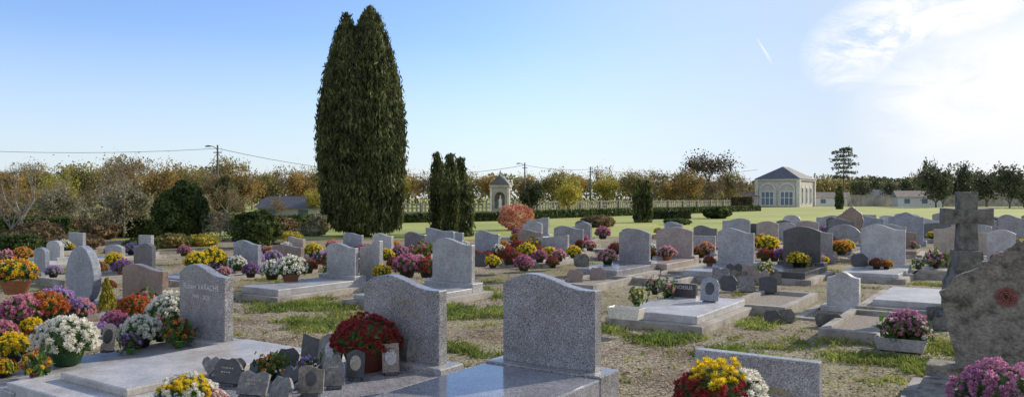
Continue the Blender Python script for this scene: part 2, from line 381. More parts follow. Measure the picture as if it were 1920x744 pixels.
# ------------------------------------------------------------ graves
OUT = {
 'wave': [(0, .88), (.05, .905), (.15, .965), (.27, 1.0), (.4, .995), (.55, .95), (.7, .89), (.83, .86), (.93, .855), (1, .86)],
 'bell': [(0, .82), (.1, .825), (.22, .86), (.35, .94), (.5, 1), (.65, .94), (.78, .86), (.9, .825), (1, .82)],
 'arch': [(0, .86), (.15, .925), (.32, .98), (.5, 1), (.68, .98), (.85, .925), (1, .86)],
 'slope': [(0, 1), (.1, .995), (.3, .95), (.55, .87), (.8, .83), (1, .82)],
 'rect': [(0, 1), (1, 1)],
 'round': [(0, .70), (.04, .80), (.13, .90), (.27, .97), (.5, 1), (.73, .97), (.87, .90), (.96, .80), (1, .70)],
}
DESC = {'wave': 'wavy', 'wave_r': 'wavy', 'bell': 'bell-shaped', 'arch': 'gently arched', 'slope': 'sloping', 'rect': 'straight', 'round': 'rounded', 'leaf': 'pointed', 'egg': 'egg-shaped', 'slope_r': 'sloping'}
TONE = {'grey': 'grey', 'midgrey': 'speckled grey', 'blue': 'blue-grey', 'dark': 'black polished', 'charcoal': 'dark grey', 'brown': 'brown', 'pink': 'pinkish', 'beige': 'beige', 'light': 'pale grey', 'rough': 'rough-hewn grey-brown', 'oldstone': 'weathered grey'}
def outline(style, w, h):
    if style == 'leaf':
        pts = [(-.38, 0), (.42, 0), (.46, .25), (.54, .55), (.46, .76), (.28, .90), (.14, 1.0), (.04, .985), (-.10, .87), (-.32, .74), (-.50, .58), (-.45, .3)]
        rr = random.Random(3); P = []
        for i in range(len(pts)):
            a, b = pts[i], pts[(i + 1) % len(pts)]
            for k in range(5):
                t = k / 5; x = a[0] + (b[0] - a[0]) * t; z = a[1] + (b[1] - a[1]) * t
                if z > 0.01: x += rr.uniform(-.017, .017); z += rr.uniform(-.017, .017)
                P.append((x * w, z * h))
        return P
    if style == 'egg':
        P = []
        for i in range(28):
            a = -math.pi * .36 + (2 * math.pi - .28 * math.pi) * i / 27 * .985
            P.append((w * .5 * math.cos(a) * (1 - .12 * math.sin(a)), h * (.47 + .53 * math.sin(a))))
        P = [(x, max(0, z)) for x, z in P]
        return P
    fl = style.endswith('_r'); s = OUT[style.replace('_r', '')]
    if fl: s = [(1 - t, v) for t, v in reversed(s)]
    if len(s) > 2:
        T = [p[0] for p in s]; Z = [p[1] for p in s]; n = 28
        tt = np.linspace(0, 1, n + 1); zz = np.interp(tt, T, Z)
        z2 = zz.copy(); z2[1:-1] = (zz[:-2] + 2 * zz[1:-1] + zz[2:]) / 4
        s = list(zip(tt.tolist(), z2.tolist()))
    return [(-w / 2, 0), (w / 2, 0)] + [((t - .5) * w, z * h) for t, z in reversed(s)]
GR = []
def kerbframe(name, x0, x1, y0, y1, z0, z1, t, mat, parent):
    return boxes(name, [(x0, x1, y0, y0 + t, z0, z1), (x0, x1, y1 - t, y1, z0, z1), (x0, x0 + t, y0 + t + .002, y1 - t - .002, z0, z1), (x1 - t, x1, y0 + t + .002, y1 - t - .002, z0, z1)], mat, parent)
def grave_at(X, Y, w, h, style, mat, zb=.3, slab='ledger', L=1.85, t=.1, smat=None, extra='', rz=None, lmat=None, step=.07, kmat=None, kz=.10):
    wword = {'ledger': 'slab', 'kerb': 'kerbed gravel bed', 'small': 'small plinth'}[slab]
    e = empty('grave', (X, Y, 0), -A if rz is None else rz, f"{TONE[mat]} headstone with {DESC[style]} top on a {wword}{extra}", 'grave', 'graves in the cemetery')
    sm = M[smat or mat]; lm = M[lmat] if lmat else sm
    pts = outline(style, w, h)
    hs = prism('headstone', pts, -t / 2, t / 2, M[mat], e, bevel=.008); hs.location = (0, 0, zb - .003)
    if slab == 'ledger':
        boxes('kerb', [(-w / 2 - .24, w / 2 + .24, -L - .12, .26, -.02, kz)], M[kmat] if kmat else (M['kerb'] if Y < 30 else sm), e)
        boxes('ledger_slab', [(-w / 2 - .1, w / 2 + .1, -L, -.16, kz - .003, zb - step)], lm, e, .012)
        boxes('plinth', [(-w / 2 - .1, w / 2 + .1, -.157, .15, kz - .003, zb)], sm, e, .01)
    elif slab == 'kerb':
        zk = min(.16, zb - .05)
        kerbframe('kerb', -w / 2 - .22, w / 2 + .22, -L - .05, .28, -.02, zk, .12, M['kerb'], e)
        mk('gravel_bed', [(-w / 2 - .12, -L + .04, zk - .05), (w / 2 + .12, -L + .04, zk - .05), (w / 2 + .12, .2, zk - .05), (-w / 2 - .12, .2, zk - .05)], [(0, 1, 2, 3)], M['gravelfill'], e)
        boxes('plinth', [(-w / 2 - .08, w / 2 + .08, -.15, .15, zk - .1, zb)], sm, e, .01)
    else:
        boxes('plinth', [(-w / 2 - .09, w / 2 + .09, -.16, .16, -.02, zb)], sm, e, .01)
    GR.append((X, Y, w, zb, slab))
    return e
def grave(x0, x1, yt, yb, style='wave', mat='grey', zb=.3, slab='ledger', t=.1, **k):
    cx = (x0 + x1) / 2
    X, Y = G(cx, yb, zb); tp = X / Y
    w = ((x1 - x0) / F * Y - t * max(0, SA - tp * CA)) / (CA + tp * SA)
    w = max(.45, min(1.6, w)); h = (yb - yt) * Y / F
    return grave_at(X, Y, w, h, style, mat, zb, slab, t=t, **k), X, Y, w, h
EX = [
 (63, 93, 463, 508, 'arch', 'blue', .2, 'small'), (197, 235, 458, 492, 'arch', 'grey', .2, 'small'),
 (250, 292, 455, 503, 'wave_r', 'charcoal', .2, 'kerb'), (437, 490, 450, 500, 'wave', 'blue', .2, 'ledger'),
 (510, 570, 458, 488, 'wave', 'brown', .25, 'ledger'), (540, 573, 443, 468, 'slope', 'pink', .2, 'ledger'),
 (612, 672, 455, 514, 'wave', 'grey', .28, 'ledger'), (674, 718, 450, 520, 'slope_r', 'grey', .2, 'small'),
 (643, 682, 436, 463, 'wave', 'blue', .2, 'ledger'), (698, 738, 437, 472, 'wave', 'light', .2, 'kerb'),
 (810, 890, 446, 527, 'wave', 'grey', .25, 'ledger'), (758, 800, 434, 474, 'wave', 'charcoal', .2, 'kerb'),
 (828, 870, 432, 458, 'wave', 'blue', .2, 'ledger'), (890, 938, 432, 478, 'wave', 'blue', .2, 'kerb'),
 (970, 1018, 430, 465, 'wave', 'brown', .2, 'kerb'), (1038, 1095, 423, 465, 'wave', 'midgrey', .2, 'ledger'),
 (1160, 1220, 428, 487, 'arch', 'midgrey', .3, 'ledger'), (1230, 1300, 425, 477, 'arch', 'pink', .3, 'ledger'),
 (1345, 1415, 427, 490, 'wave', 'grey', .3, 'ledger'), (1468, 1540, 424, 490, 'arch', 'dark', .3, 'ledger'),
 (1518, 1562, 428, 478, 'slope', 'midgrey', .2, 'small'), (1565, 1618, 387, 445, 'leaf', 'brown', .2, 'small'),
 (1615, 1698, 420, 493, 'wave', 'light', .25, 'ledger'), (1665, 1732, 397, 450, 'bell', 'blue', .2, 'small'),
 (1750, 1830, 420, 490, 'wave_r', 'beige', .25, 'ledger'), (1870, 1925, 402, 455, 'wave', 'midgrey', .25, 'ledger'),
 (1300, 1345, 422, 462, 'wave', 'charcoal', .2, 'ledger'), (1418, 1460, 414, 452, 'arch', 'pink', .2, 'ledger'),
 (1850, 1905, 430, 486, 'arch', 'light', .2, 'kerb'),
]
for r in EX:
    grave(r[0], r[1], r[2], r[3], r[4], r[5], r[6], r[7])
# named ones
grave(122, 190, 460, 562, 'egg', 'blue', .2, 'small', t=.12)
grave(228, 315, 495, 562, 'wave', 'brown', .22, 'ledger')
gV, X, Y, wv, hv = grave(335, 437, 495, 632, 'wave', 'midgrey', .28, 'ledger', t=.11, L=2.0, smat='grey', kmat='light', kz=.13)
text_mesh('inscription', 'Robert VARACHE', .078, (0, -.058, .28 + hv * .66), M['white_ink'], gV)
text_mesh('inscription', '1949 - 2020', .062, (0, -.058, .28 + hv * .53), M['white_ink'], gV)
gB, X, Y, wB, hB = grave(680, 836, 515, 672, 'wave', 'midgrey', .33, 'ledger', t=.11, L=1.75, smat='grey', lmat='midgrey', step=.05, kmat='light', kz=.14)
text_mesh('inscription', 'FAMILLE', .05, (.05, -.059, .33 + hB * .68), M['dullgold'], gB)
text_mesh('inscription', 'JOSWAE', .055, (.12, -.059, .33 + hB * .53), M['dullgold'], gB)
gC, X, Y, wC, hC = grave(940, 1125, 513, 683, 'wave', 'midgrey', .42, 'ledger', t=.11, L=2.05, smat='midgrey', lmat='slabpol', step=.015, kmat='light', kz=.16)
# low rectangular stone with gilded name
dX, dY = 1.62, 5.1
gD = grave_at(dX, dY, .82, .56, 'rect', 'grey', .1, 'small', t=.09)
text_mesh('inscription', 'ERIH', .075, (.16, -.05, .42), M['gold'], gD)
grave(1550, 1614, 508, 572, 'bell', 'light', .08, 'kerb', t=.16, L=1.2, smat='light')
# rose carved rough stone
gR = grave_at(4.05, 6.25, .98, 1.06, 'leaf', 'rough', .3, 'ledger', t=.14, smat='rough')
V = [(0, -.006, 0)] + [(.058 * math.cos(6.283 * i / 16), -.004, .058 * math.sin(6.283 * i / 16)) for i in range(16)]
Fc = [(0, 1 + i, 1 + (i + 1) % 16) for i in range(16)]
for ring, (rad, n, lift) in enumerate([(.078, 8, .014), (.060, 7, .026), (.042, 6, .038), (.024, 5, .046)]):
    for i in range(n):
        a = 2 * math.pi * (i + ring * .45) / n; b = len(V); da = 9.0 / n
        for aa, rr_, yy_ in ((a - da / 2, rad * .45, .004), (a - da / 2, rad * .9, lift), (a - da / 5, rad * 1.04, lift * 1.15), (a + da / 5, rad * 1.04, lift * 1.2), (a + da / 2, rad * .9, lift * .8), (a + da / 2, rad * .45, .004)):
            V.append((rr_ * math.cos(aa), -yy_, rr_ * math.sin(aa)))
        Fc.append(tuple(b + q for q in range(6)))
ro = mk('carved_rose', V, Fc, rough_mat('rose_stone', (.26, .10, .075), .4, 25, .6, .3), gR); ro.location = (-.02, -.073, .90)
ro.modifiers.new('solid', 'SOLIDIFY').thickness = .004

def flat_grave(X, Y, w, L, z, mat, km, label, kw=.2, kd=.09):
    e = empty('grave', (X, Y, 0), -A, label, 'grave', 'graves in the cemetery')
    boxes('kerb', [(-w / 2 - kw, w / 2 + kw, -L - kw, .18, -.02, z - kd)], M[km], e, .01)
    boxes('ledger_slab', [(-w / 2, w / 2, -L, 0, z - kd - .003, z)], M[mat], e, .012)
    GR.append((X, Y, w, z, 'flat')); return e
flat_grave(-2.2, 7.25, .95, 1.75, .32, 'pale', 'light', 'flat pale granite ledger on a wide pale kerb', .27, .06)
# NOSSUS tomb
NXc, NYc = G(1330, 563, .16)
eN = empty('grave', (NXc, NYc, 0), -A, 'low grey granite tomb with a small name block', 'grave', 'graves in the cemetery')
boxes('kerb', [(-.72, .62, -2.0, .25, -.02, .10)], M['kerb'], eN, .01)
boxes('ledger_slab', [(-.6, .5, -1.85, .12, .097, .2)], M['light'], eN, .012)
nb_ = prism('name_block', [(-.53, 0), (-.15, 0), (-.15, .21), (-.53, .21)], -.04, .04, M['dark'], eN); nb_.location = (0, -.12, .197)
text_mesh('inscription', 'NOSSUS', .075, (-.34, -.163, .325), M['white_ink'], eN)
GR.append((NXc, NYc, 1, .2, 'x'))
for (px, py, w, L) in [(1480, 560, .9, 2.0), (1660, 600, .9, 2.0), (1150, 528, 1.0, 1.8), (1290, 520, 1.0, 1.8)]:
    X, Y = G(px, py); e = empty('grave', (X, Y, 0), -A, 'plain kerbed gravel bed without headstone', 'grave', 'graves in the cemetery')
    kerbframe('kerb', -w / 2, w / 2, -L, 0, -.02, .13, .1, M['kerb'], e)
    mk('gravel_bed', [(-w / 2 + .05, -L + .05, .07), (w / 2 - .05, -L + .05, .07), (w / 2 - .05, -.05, .07), (-w / 2 + .05, -.05, .07)], [(0, 1, 2, 3)], M['gravelfill'], e)
    GR.append((X, Y, w, .1, 'x'))
X, Y = G(1730, 545, .15)
flat_grave(X, Y, .9, 2.0, .2, 'light', 'kerb', 'flat pale granite ledger beside the stone cross')

# stone cross
crX, crY = G(1812, 588, .1)
eX = empty('stone_cross', (crX, crY, 0), math.radians(-12), 'large weathered stone cross on a tapered stepped base', 'cross')
boxes('base', [(-.42, .42, -.35, .35, -.02, .14)], M['oldstone'], eX, .02)
pr = [(-.27, 0), (.27, 0), (.255, .40), (.20, .50), (.165, .66), (.15, .84), (-.15, .84), (-.165, .66), (-.20, .50), (-.255, .40)]
o = prism('pedestal', pr, -.18, .18, M['oldstone'], eX, .015); o.location = (0, 0, .137)
o = prism('shaft', [(-.13, 0), (.13, 0), (.11, .36), (.12, .80), (-.12, .80), (-.11, .36)], -.095, .095, M['oldstone'], eX, .014); o.location = (0, 0, .974)
o = prism('cross_arms', [(-.31, -.12), (-.1, -.095), (.1, -.095), (.31, -.12), (.31, .115), (.1, .095), (-.1, .095), (-.31, .115)], -.102, .102, M['oldstone'], eX, .014); o.location = (0, 0, 1.44)

# fill graves
combos = [('wave', 'grey'), ('wave', 'blue'), ('wave', 'midgrey'), ('wave_r', 'grey'), ('arch', 'pink'), ('wave', 'light'), ('slope', 'blue'), ('bell', 'blue'), ('rect', 'beige'), ('arch', 'midgrey'), ('wave', 'brown'), ('round', 'light'), ('wave', 'dark'), ('slope_r', 'grey'), ('wave', 'charcoal'), ('arch', 'charcoal'), ('rect', 'grey'), ('egg', 'midgrey')]
fill = []
for vi in range(-4, 26):
    for ui in range(-26, 30):
        u = ui * 1.85 + R.uniform(-.15, .15) + (vi % 3) * .3; v = 12 + vi * 2.75
        X = u * CA + v * SA; Y = -u * SA + v * CA
        if Y < 13.5: continue
        px = 960 + F * X / Y
        if px < -20 or px > 2000: continue
        if px < 620: lo, hi, pr_ = 15, 24, .55
        elif px < 950: lo, hi, pr_ = 18.5, 26, .8
        elif px < 1150: lo, hi, pr_ = 18, 31, .82
        elif px < 1560: lo, hi, pr_ = 21, 36, .85
        else: lo, hi, pr_ = 17, 41, .85
        if not (lo < Y < hi) or R.random() > pr_: continue
        if any((X - a) ** 2 + (Y - b) ** 2 < 1.55 ** 2 for a, b, *_ in GR): continue
        st, mt = R.choice(combos)
        fill.append((X, Y, st, mt))
for X, Y, st, mt in fill:
    zb = R.uniform(.16, .28); w_ = R.uniform(.6, 1.05); h_ = R.uniform(.45, .74)
    if X / Y < -.25: w_ *= .85; h_ *= .8
    grave_at(X, Y, w_, h_, st, mt, zb, R.choice(['ledger', 'ledger', 'kerb']), L=1.75, rz=-A + R.gauss(0, .03))

# ------------------------------------------------------------ flowers
def bloom_arrays(nr, centers, normals, rad, rings):
    Vs = []
    for c, n, r in zip(centers, normals, rad):
        n = n / np.linalg.norm(n); a = np.cross(n, [.3, .5, .8]); a /= np.linalg.norm(a); b = np.cross(n, a)
        for el_, cnt in rings:
            off = nr.random() * 6.28
            for i in range(cnt):
                t = off + 6.283 * i / cnt; e_ = el_ + nr.uniform(-.12, .12)
                d = math.cos(e_) * (math.cos(t) * a + math.sin(t) * b) + math.sin(e_) * n
                s = (-math.sin(t) * a + math.cos(t) * b) * r * (2.6 / cnt)
                m = c + d * r * .62; tip = c + (d + n * .12) * r
                Vs.append((c + d * r * .15, m - s * .55, tip, m + s * .55))
    V = np.array(Vs).reshape(-1, 3); return V, np.arange(len(V)).reshape(-1, 4)
def dome_pts(nr, n, zmin=-.15):
    C = []
    for i in range(n):
        z = zmin + (1 - zmin) * (i + .5) / n; a = i * 2.39996 + nr.uniform(-.2, .2)
        q = math.sqrt(max(0, 1 - z * z)); C.append((q * math.cos(a), q * math.sin(a), z))
    return np.array(C)
DC = {}
def dome_mesh(cols, lod, var):
    key = (cols, lod, var)
    if key in DC: return DC[key]
    nr = np.random.default_rng(sum(map(ord, str(key))))
    n, br, rings = {0: (260, .105, [(.1, 9), (.6, 8), (1.1, 5)]), 1: (130, .145, [(.1, 8), (.65, 7), (1.15, 4)]), 2: (75, .17, [(.15, 6), (.9, 4)])}[lod]
    P = dome_pts(nr, n); N = P.copy(); rr_ = 1 + .10 * np.array([mnoise.noise(Vector(p * 2.2 + var * 7)) for p in P]) * 2
    C = P * rr_[:, None] * np.array([1, 1, .88]) * .93 + nr.normal(size=P.shape) * .025
    rad = br * nr.uniform(.75, 1.2, n)
    V, Fc = bloom_arrays(nr, C, N + nr.normal(size=N.shape) * .25, rad, rings)
    per = sum(c for _, c in rings); mi = []
    for i in range(n):
        if len(cols) == 1: k = 0
        elif len(cols) == 3: k = 2 if C[i][0] > .42 + .1 * nr.normal() else (0 if C[i][2] > .56 + .07 * nr.normal() else 1)
        else: k = int(mnoise.noise(Vector(C[i] * 2.0) + Vector((var * 3, 0, 0))) + nr.normal() * .1 > .0)
        mi += [k] * per
    me = bpy.data.meshes.new('blooms'); me.from_pydata(V.tolist(), [], Fc.tolist())
    for c in cols: me.materials.append(FL[c])
    me.polygons.foreach_set('material_index', mi); me.update(); DC[key] = me; return me
LC = {}
def leaf_mesh(var):
    if var in LC: return LC[var]
    nr = np.random.default_rng(50 + var)
    P = dome_pts(nr, 260, -.35) * np.array([.88, .88, .72]) * nr.uniform(.85, 1.08, (260, 1))
    V, Fc = leafquads(P, .22, nr, 0, 1.4)
    n = 14; prof = [(.3, -.35), (.72, -.15), (.82, .1), (.75, .45), (.45, .7), (.05, .78)]
    base = len(V); V = V.tolist(); Fc = Fc.tolist()
    for r_, z_ in prof:
        for i in range(n): V.append([r_ * math.cos(6.283 * i / n), r_ * math.sin(6.283 * i / n), z_])
    for k in range(5):
        for i in range(n): j = (i + 1) % n; Fc.append([base + k * n + i, base + k * n + j, base + (k + 1) * n + j, base + (k + 1) * n + i])
    me = bpy.data.meshes.new('foliage'); me.from_pydata(V, [], Fc); me.materials.append(M['potleaf']); me.update(); LC[var] = me; return me
PC = {}
def pot_mesh(mat):
    if mat in PC: return PC[mat]
    o = lathe('pot', [(.40, 0), (.56, .50), (.60, .50), (.62, .60), (.57, .61), (.52, .56)], 20, M[mat]); me = o.data
    bpy.data.objects.remove(o); PC[mat] = me; return me
def link_part(name, me, parent, loc=(0, 0, 0), sc=(1, 1, 1), rz=0):
    o = bpy.data.objects.new(name, me); COL.objects.link(o); o.parent = parent; o.location = loc; o.scale = sc; o.rotation_euler = (0, 0, rz); return o
CN = {'white': 'white', 'yellow': 'yellow', 'red': 'dark red', 'magenta': 'magenta', 'mauve': 'mauve pink', 'pink': 'pink', 'lilac': 'lilac', 'orange': 'orange', 'purple': 'purple', 'rust': 'rust red'}
def mum_at(X, Y, zb, rad, cols, pot='blackpot', lod=None, flat=1.0, rz=None, lift=.68, potk=1.0):
    if isinstance(cols, str): cols = (cols,)
    if lod is None: lod = 0 if Y < 6.8 else (1 if Y < 11 else 2)
    pn = {'terracotta': 'terracotta', 'redpot': 'dark red', 'greenpot': 'green', 'darkpot': 'dark green', 'blackpot': 'black', 'greypot': 'grey', 'whitepot': 'cream'}[pot]
    e = empty('potted_chrysanthemum', (X, Y, zb), R.uniform(0, 6.28) if rz is None else rz, f"{' and '.join(CN[c] for c in cols)} chrysanthemum dome in a {pn} pot", 'flower', 'potted flowers on the graves')
    v = R.randint(0, 2) if lod else R.randint(0, 1)
    link_part('pot', pot_mesh(pot), e, (0, 0, .002), (rad * potk, rad * potk, rad * potk))
    link_part('foliage', leaf_mesh(v), e, (0, 0, rad * lift), (rad, rad, rad * .95 * flat))
    link_part('blooms', dome_mesh(cols, lod, v), e, (0, 0, rad * lift), (rad, rad, rad * flat))
    return e
def mum(px, pyb, wpx, cols, zb=.25, pot='blackpot', **k):
    X, Y = G(px, pyb, zb); return mum_at(X, Y, zb, wpx / 2 / F * Y, cols, pot, **k)
BC = {}
def bouquet_mesh(cols, var):
    key = (cols, var)
    if key in BC: return BC[key]
    nr = np.random.default_rng(300 + var + len(str(cols)))
    n = 26; P = dome_pts(nr, n, -.1) * nr.uniform(.75, 1.12, (n, 1)) * np.array([.8, .8, 1.15])
    V, Fc = bloom_arrays(nr, P, P + np.array([0, 0, .5]), nr.uniform(.17, .27, n), [(.05, 7), (.55, 6), (1.05, 4)])
    mi = []
    for i in range(n): mi += [int(nr.random() * len(cols))] * 17
    me = bpy.data.meshes.new('blooms'); me.from_pydata(V.tolist(), [], Fc.tolist())
    for c in cols: me.materials.append(FL[c])
    me.polygons.foreach_set('material_index', mi)
    L = nr.normal(size=(90, 3)) * np.array([.5, .5, .45]) + np.array([0, 0, .3])
    V, Fc = leafquads(L, .38, nr, .6, 1.8)
    V = V.tolist(); Fc = Fc.tolist(); segs = [((0, 0, -.4), tuple(p), .02, .012) for p in P]
    V2, F2 = tubes(segs, 4); b = len(V); V += V2; Fc += [tuple(b + i for i in f) for f in F2]
    ml = bpy.data.meshes.new('foliage'); ml.from_pydata(V, [], Fc); ml.materials.append(M['potleaf'])
    BC[key] = (me, ml); return BC[key]
def bouquet(px, pyb, wpx, cols, zb=.25, pot='blackpot'):
    X, Y = G(px, pyb, zb); return bouquet_at(X, Y, zb, wpx / 2 / F * Y, cols, pot)
def bouquet_at(X, Y, zb, rad, cols, pot='blackpot'):
    if isinstance(cols, str): cols = (cols,)
    e = empty('flower_bouquet', (X, Y, zb), R.uniform(0, 6.28), f"loose {' and '.join(CN[c] for c in cols)} flower arrangement in a small pot", 'flower', 'flower arrangements on the graves')
    a, b = bouquet_mesh(cols, R.randint(0, 2))
    link_part('pot', pot_mesh(pot), e, (0, 0, .002), (rad * .7, rad * .7, rad * .8))
    link_part('foliage', b, e, (0, 0, rad * .75), (rad,) * 3)
    link_part('blooms', a, e, (0, 0, rad * .8), (rad,) * 3)
    return e
# near
mum(686, 692, 130, 'red', .28, 'redpot', lift=.78, potk=1.2, flat=.9)
mum_at(1.22, 4.5, .29, .285, ('yellow', 'red', 'white'), 'greypot', 0, rz=-.25)
mum_at(3.02, 4.75, .26, .27, 'mauve', 'blackpot', 0)
mum(350, 795, 120, ('yellow', 'white'), .26, 'blackpot'); mum(392, 790, 80, ('pink', 'white'), .27, 'blackpot')
mum(125, 682, 112, 'white', .22, 'darkpot', lod=1); mum(22, 678, 68, 'yellow', .22); mum(78, 655, 62, ('yellow', 'red'), .22)
mum(84, 606, 76, ('rust', 'orange'), .22); mum(40, 612, 74, ('magenta', 'pink'), .22); mum(30, 550, 72, ('orange', 'yellow'), .2, 'terracotta', lift=.95, potk=1.3)
mum(4, 640, 50, ('pink', 'magenta'), .22); mum(60, 630, 44, 'yellow', .22)
mum(262, 650, 76, 'white', .22); mum(327, 625, 98, 'white', .22); mum(252, 600, 60, 'rust', .22)
mum(216, 628, 56, 'magenta', .22); mum(105, 590, 66, 'lilac', .2); bouquet(335, 650, 52, ('orange', 'red'), .22, 'greenpot')
bouquet(243, 662, 40, ('purple', 'lilac'), .22, 'greenpot'); bouquet(372, 635, 56, ('pink', 'white'), .22); bouquet(273, 590, 44, ('pink', 'red'), .2)
mum(150, 600, 52, ('pink', 'lilac'), .2); mum(190, 640, 44, 'lilac', .22); bouquet(66, 710, 56, ('rust', 'yellow'), .22, 'redpot'); mum(8, 708, 46, ('yellow', 'rust'), .2)
bouquet(300, 640, 50, ('pink', 'orange'), .22)
bouquet(575, 712, 46, 'lilac', .28, 'darkpot'); bouquet(507, 712, 52, 'orange', .28, 'blackpot')
# mid
for a in [(510, 524, 46, 'white'), (545, 527, 62, 'white', 'terracotta'), (587, 482, 34, 'yellow'), (398, 503, 50, 'yellow'), (368, 506, 44, 'yellow'), (470, 520, 34, 'purple'),
          (445, 508, 36, 'white'), (578, 512, 34, 'red'), (640, 508, 30, 'pink'), (763, 520, 56, 'magenta'), (800, 520, 48, 'red'), (716, 522, 34, 'yellow'),
          (924, 502, 30, 'yellow'), (955, 496, 44, 'red'), (982, 508, 38, 'magenta'), (1036, 502, 26, 'red'), (988, 484, 36, 'yellow'), (1076, 484, 30, 'yellow'), (1106, 470, 26, 'pink'),
          (1012, 492, 30, 'magenta'), (934, 480, 28, 'white'), (1200, 490, 36, ('orange', 'yellow'), 'terracotta'), (1440, 474, 42, 'yellow'), (1470, 492, 36, 'purple'), (1500, 484, 46, 'yellow'), (1434, 490, 30, 'red'),
          (1578, 478, 36, 'orange'), (1324, 478, 32, ('pink', 'orange')), (740, 505, 30, 'red'), (740, 470, 24, 'orange'), (870, 470, 24, 'white'), (1130, 448, 30, 'magenta'),
          (1685, 494, 22, 'pink'), (1380, 462, 20, 'white'), (214, 500, 34, 'yellow'), (20, 530, 40, 'orange'), (300, 540, 30, 'red'), (245, 520, 26, 'white'),
          (972, 476, 34, 'red'), (1030, 486, 30, 'yellow'), (1048, 490, 28, 'pink'), (912, 492, 26, 'red'), (945, 470, 24, 'orange'), (1090, 466, 22, 'red'), (1062, 476, 24, 'magenta'), (725, 488, 28, 'yellow'), (784, 505, 36, 'pink'), (655, 490, 24, 'orange'), (600, 494, 30, 'lilac'), (345, 480, 26, 'magenta'), (160, 520, 30, 'pink'), (100, 520, 30, 'lilac'), (205, 545, 26, 'red'), (420, 520, 26, 'pink'),
          (1452, 490, 28, 'red'), (1590, 470, 26, 'yellow'), (1560, 470, 24, 'red'), (1640, 470, 22, 'orange'), (1415, 462, 24, 'orange'), (1220, 474, 22, 'white')]:
    mum(a[0], a[1], a[2], a[3], .2, a[4] if len(a) > 4 else 'blackpot')
for a in [(620, 512, 44, ('pink', 'red')), (865, 512, 34, ('pink', 'magenta'), .25), (790, 495, 40, ('red', 'pink')), (1250, 558, 34, ('pink', 'white'), .2), (1228, 552, 34, ('white', 'pink'), .2),
          (1436, 522, 30, ('white', 'yellow')), (1755, 503, 34, ('pink', 'lilac')), (1722, 505, 22, ('white', 'lilac')), (700, 500, 34, ('magenta', 'red')), (1000, 478, 30, ('red', 'yellow')), (1195, 573, 34, ('yellow', 'white'), .2)]:
    bouquet(a[0], a[1], a[2], a[3], a[4] if len(a) > 4 else .2)
def planter(X, Y, z, w, d, h, mat, label, rz=-A):
    e = empty('planter_box', (X, Y, z), rz, label, 'planter')
    V = []
    for s, zz in ((.86, 0), (1, h), (.9, h), (.85, h * .75)):
        V += [(-w / 2 * s, -d / 2 * s, zz), (w / 2 * s, -d / 2 * s, zz), (w / 2 * s, d / 2 * s, zz), (-w / 2 * s, d / 2 * s, zz)]
    Fc = [(3, 2, 1, 0)]
    for k in range(3):
        for i in range(4): j = (i + 1) % 4; Fc.append((k * 4 + i, k * 4 + j, k * 4 + 4 + j, k * 4 + 4 + i))
    mk('trough', V, Fc, M[mat], e, bevel=.005)
    mk('soil', [(-w * .43, -d * .43, h * .8), (w * .43, -d * .43, h * .8), (w * .43, d * .43, h * .8), (-w * .43, d * .43, h * .8)], [(0, 1, 2, 3)], M['bark'], e)
    return e
pX, pY = G(1690, 655, .02)
planter(pX, pY, .02, .52, .3, .14, 'greypot', 'grey concrete planter trough on the grassy gravel')
mum_at(pX + .08, pY + .05, .12, .21, 'mauve', 'blackpot', 1); bouquet_at(pX - .1, pY - .02, .10, .14, ('pink', 'white')); bouquet_at(pX + .16, pY - .12, .10, .12, ('white', 'pink'))
wX, wY = G(1175, 598, .2)
planter(wX, wY + .05, .2, .44, .2, .14, 'whitepot', 'cream plastic planter trough on a granite slab')
cl = ['yellow', 'white', 'red', 'magenta', 'pink', 'orange', 'purple', 'lilac', 'rust', 'yellow', 'red', 'pink', 'mauve']
for X, Y, w_, zb, slab in list(GR):
    if Y < 14.5 or slab in ('x', 'flat'): continue
    k = R.choice([0, 1, 1, 2, 2, 3]) + (1 if Y < 24 else 0)
    for i in range(k):
        u = R.uniform(-.5, .5) * w_; v = -R.uniform(.3, 1.1); z = (zb - .07) if slab == 'ledger' else (.12 if slab == 'kerb' else .0)
        x = X + u * CA + v * SA; y = Y - u * SA + v * CA; r_ = R.uniform(.12, .22)
        if R.random() < .75: mum_at(x, y, z, r_, R.choice(cl), R.choice(['blackpot', 'terracotta', 'darkpot', 'blackpot']))
        else: bouquet_at(x, y, z, r_ * .9, (R.choice(cl), 'pink'), 'blackpot')
def cone_plant(px, pyb, wpx, hpx, mat, zb, label, tilt=0):
    X, Y = G(px, pyb, zb); r = wpx / 2 / F * Y; h = hpx / F * Y
    e = empty('dwarf_conifer', (X, Y, zb), 0, label, 'plant')
    nr = np.random.default_rng(int(px)); n = 1500; t = nr.random(n) ** .8; a = nr.random(n) * 6.283; q = (1 - t) * r * nr.uniform(.75, 1.1, n) * (1 + .2 * np.sin(a * 3))
    q = np.maximum(q, 0.004)
    P = np.stack([q * np.cos(a), q * np.sin(a), .06 + t * (h - .06)], 1)
    V, Fc = leafquads(P, r * .35, nr, 1.2, 1.8); mk('foliage', V, Fc, M[mat], e)
    V, Fc = tubes([((0, 0, 0), (0, 0, h * .8), r * .1, r * .03)]); mk('stem', V, Fc, M['bark'], e)
cone_plant(200, 590, 34, 66, 'yellowleaf', .2, 'small golden cone-shaped conifer on a grave')

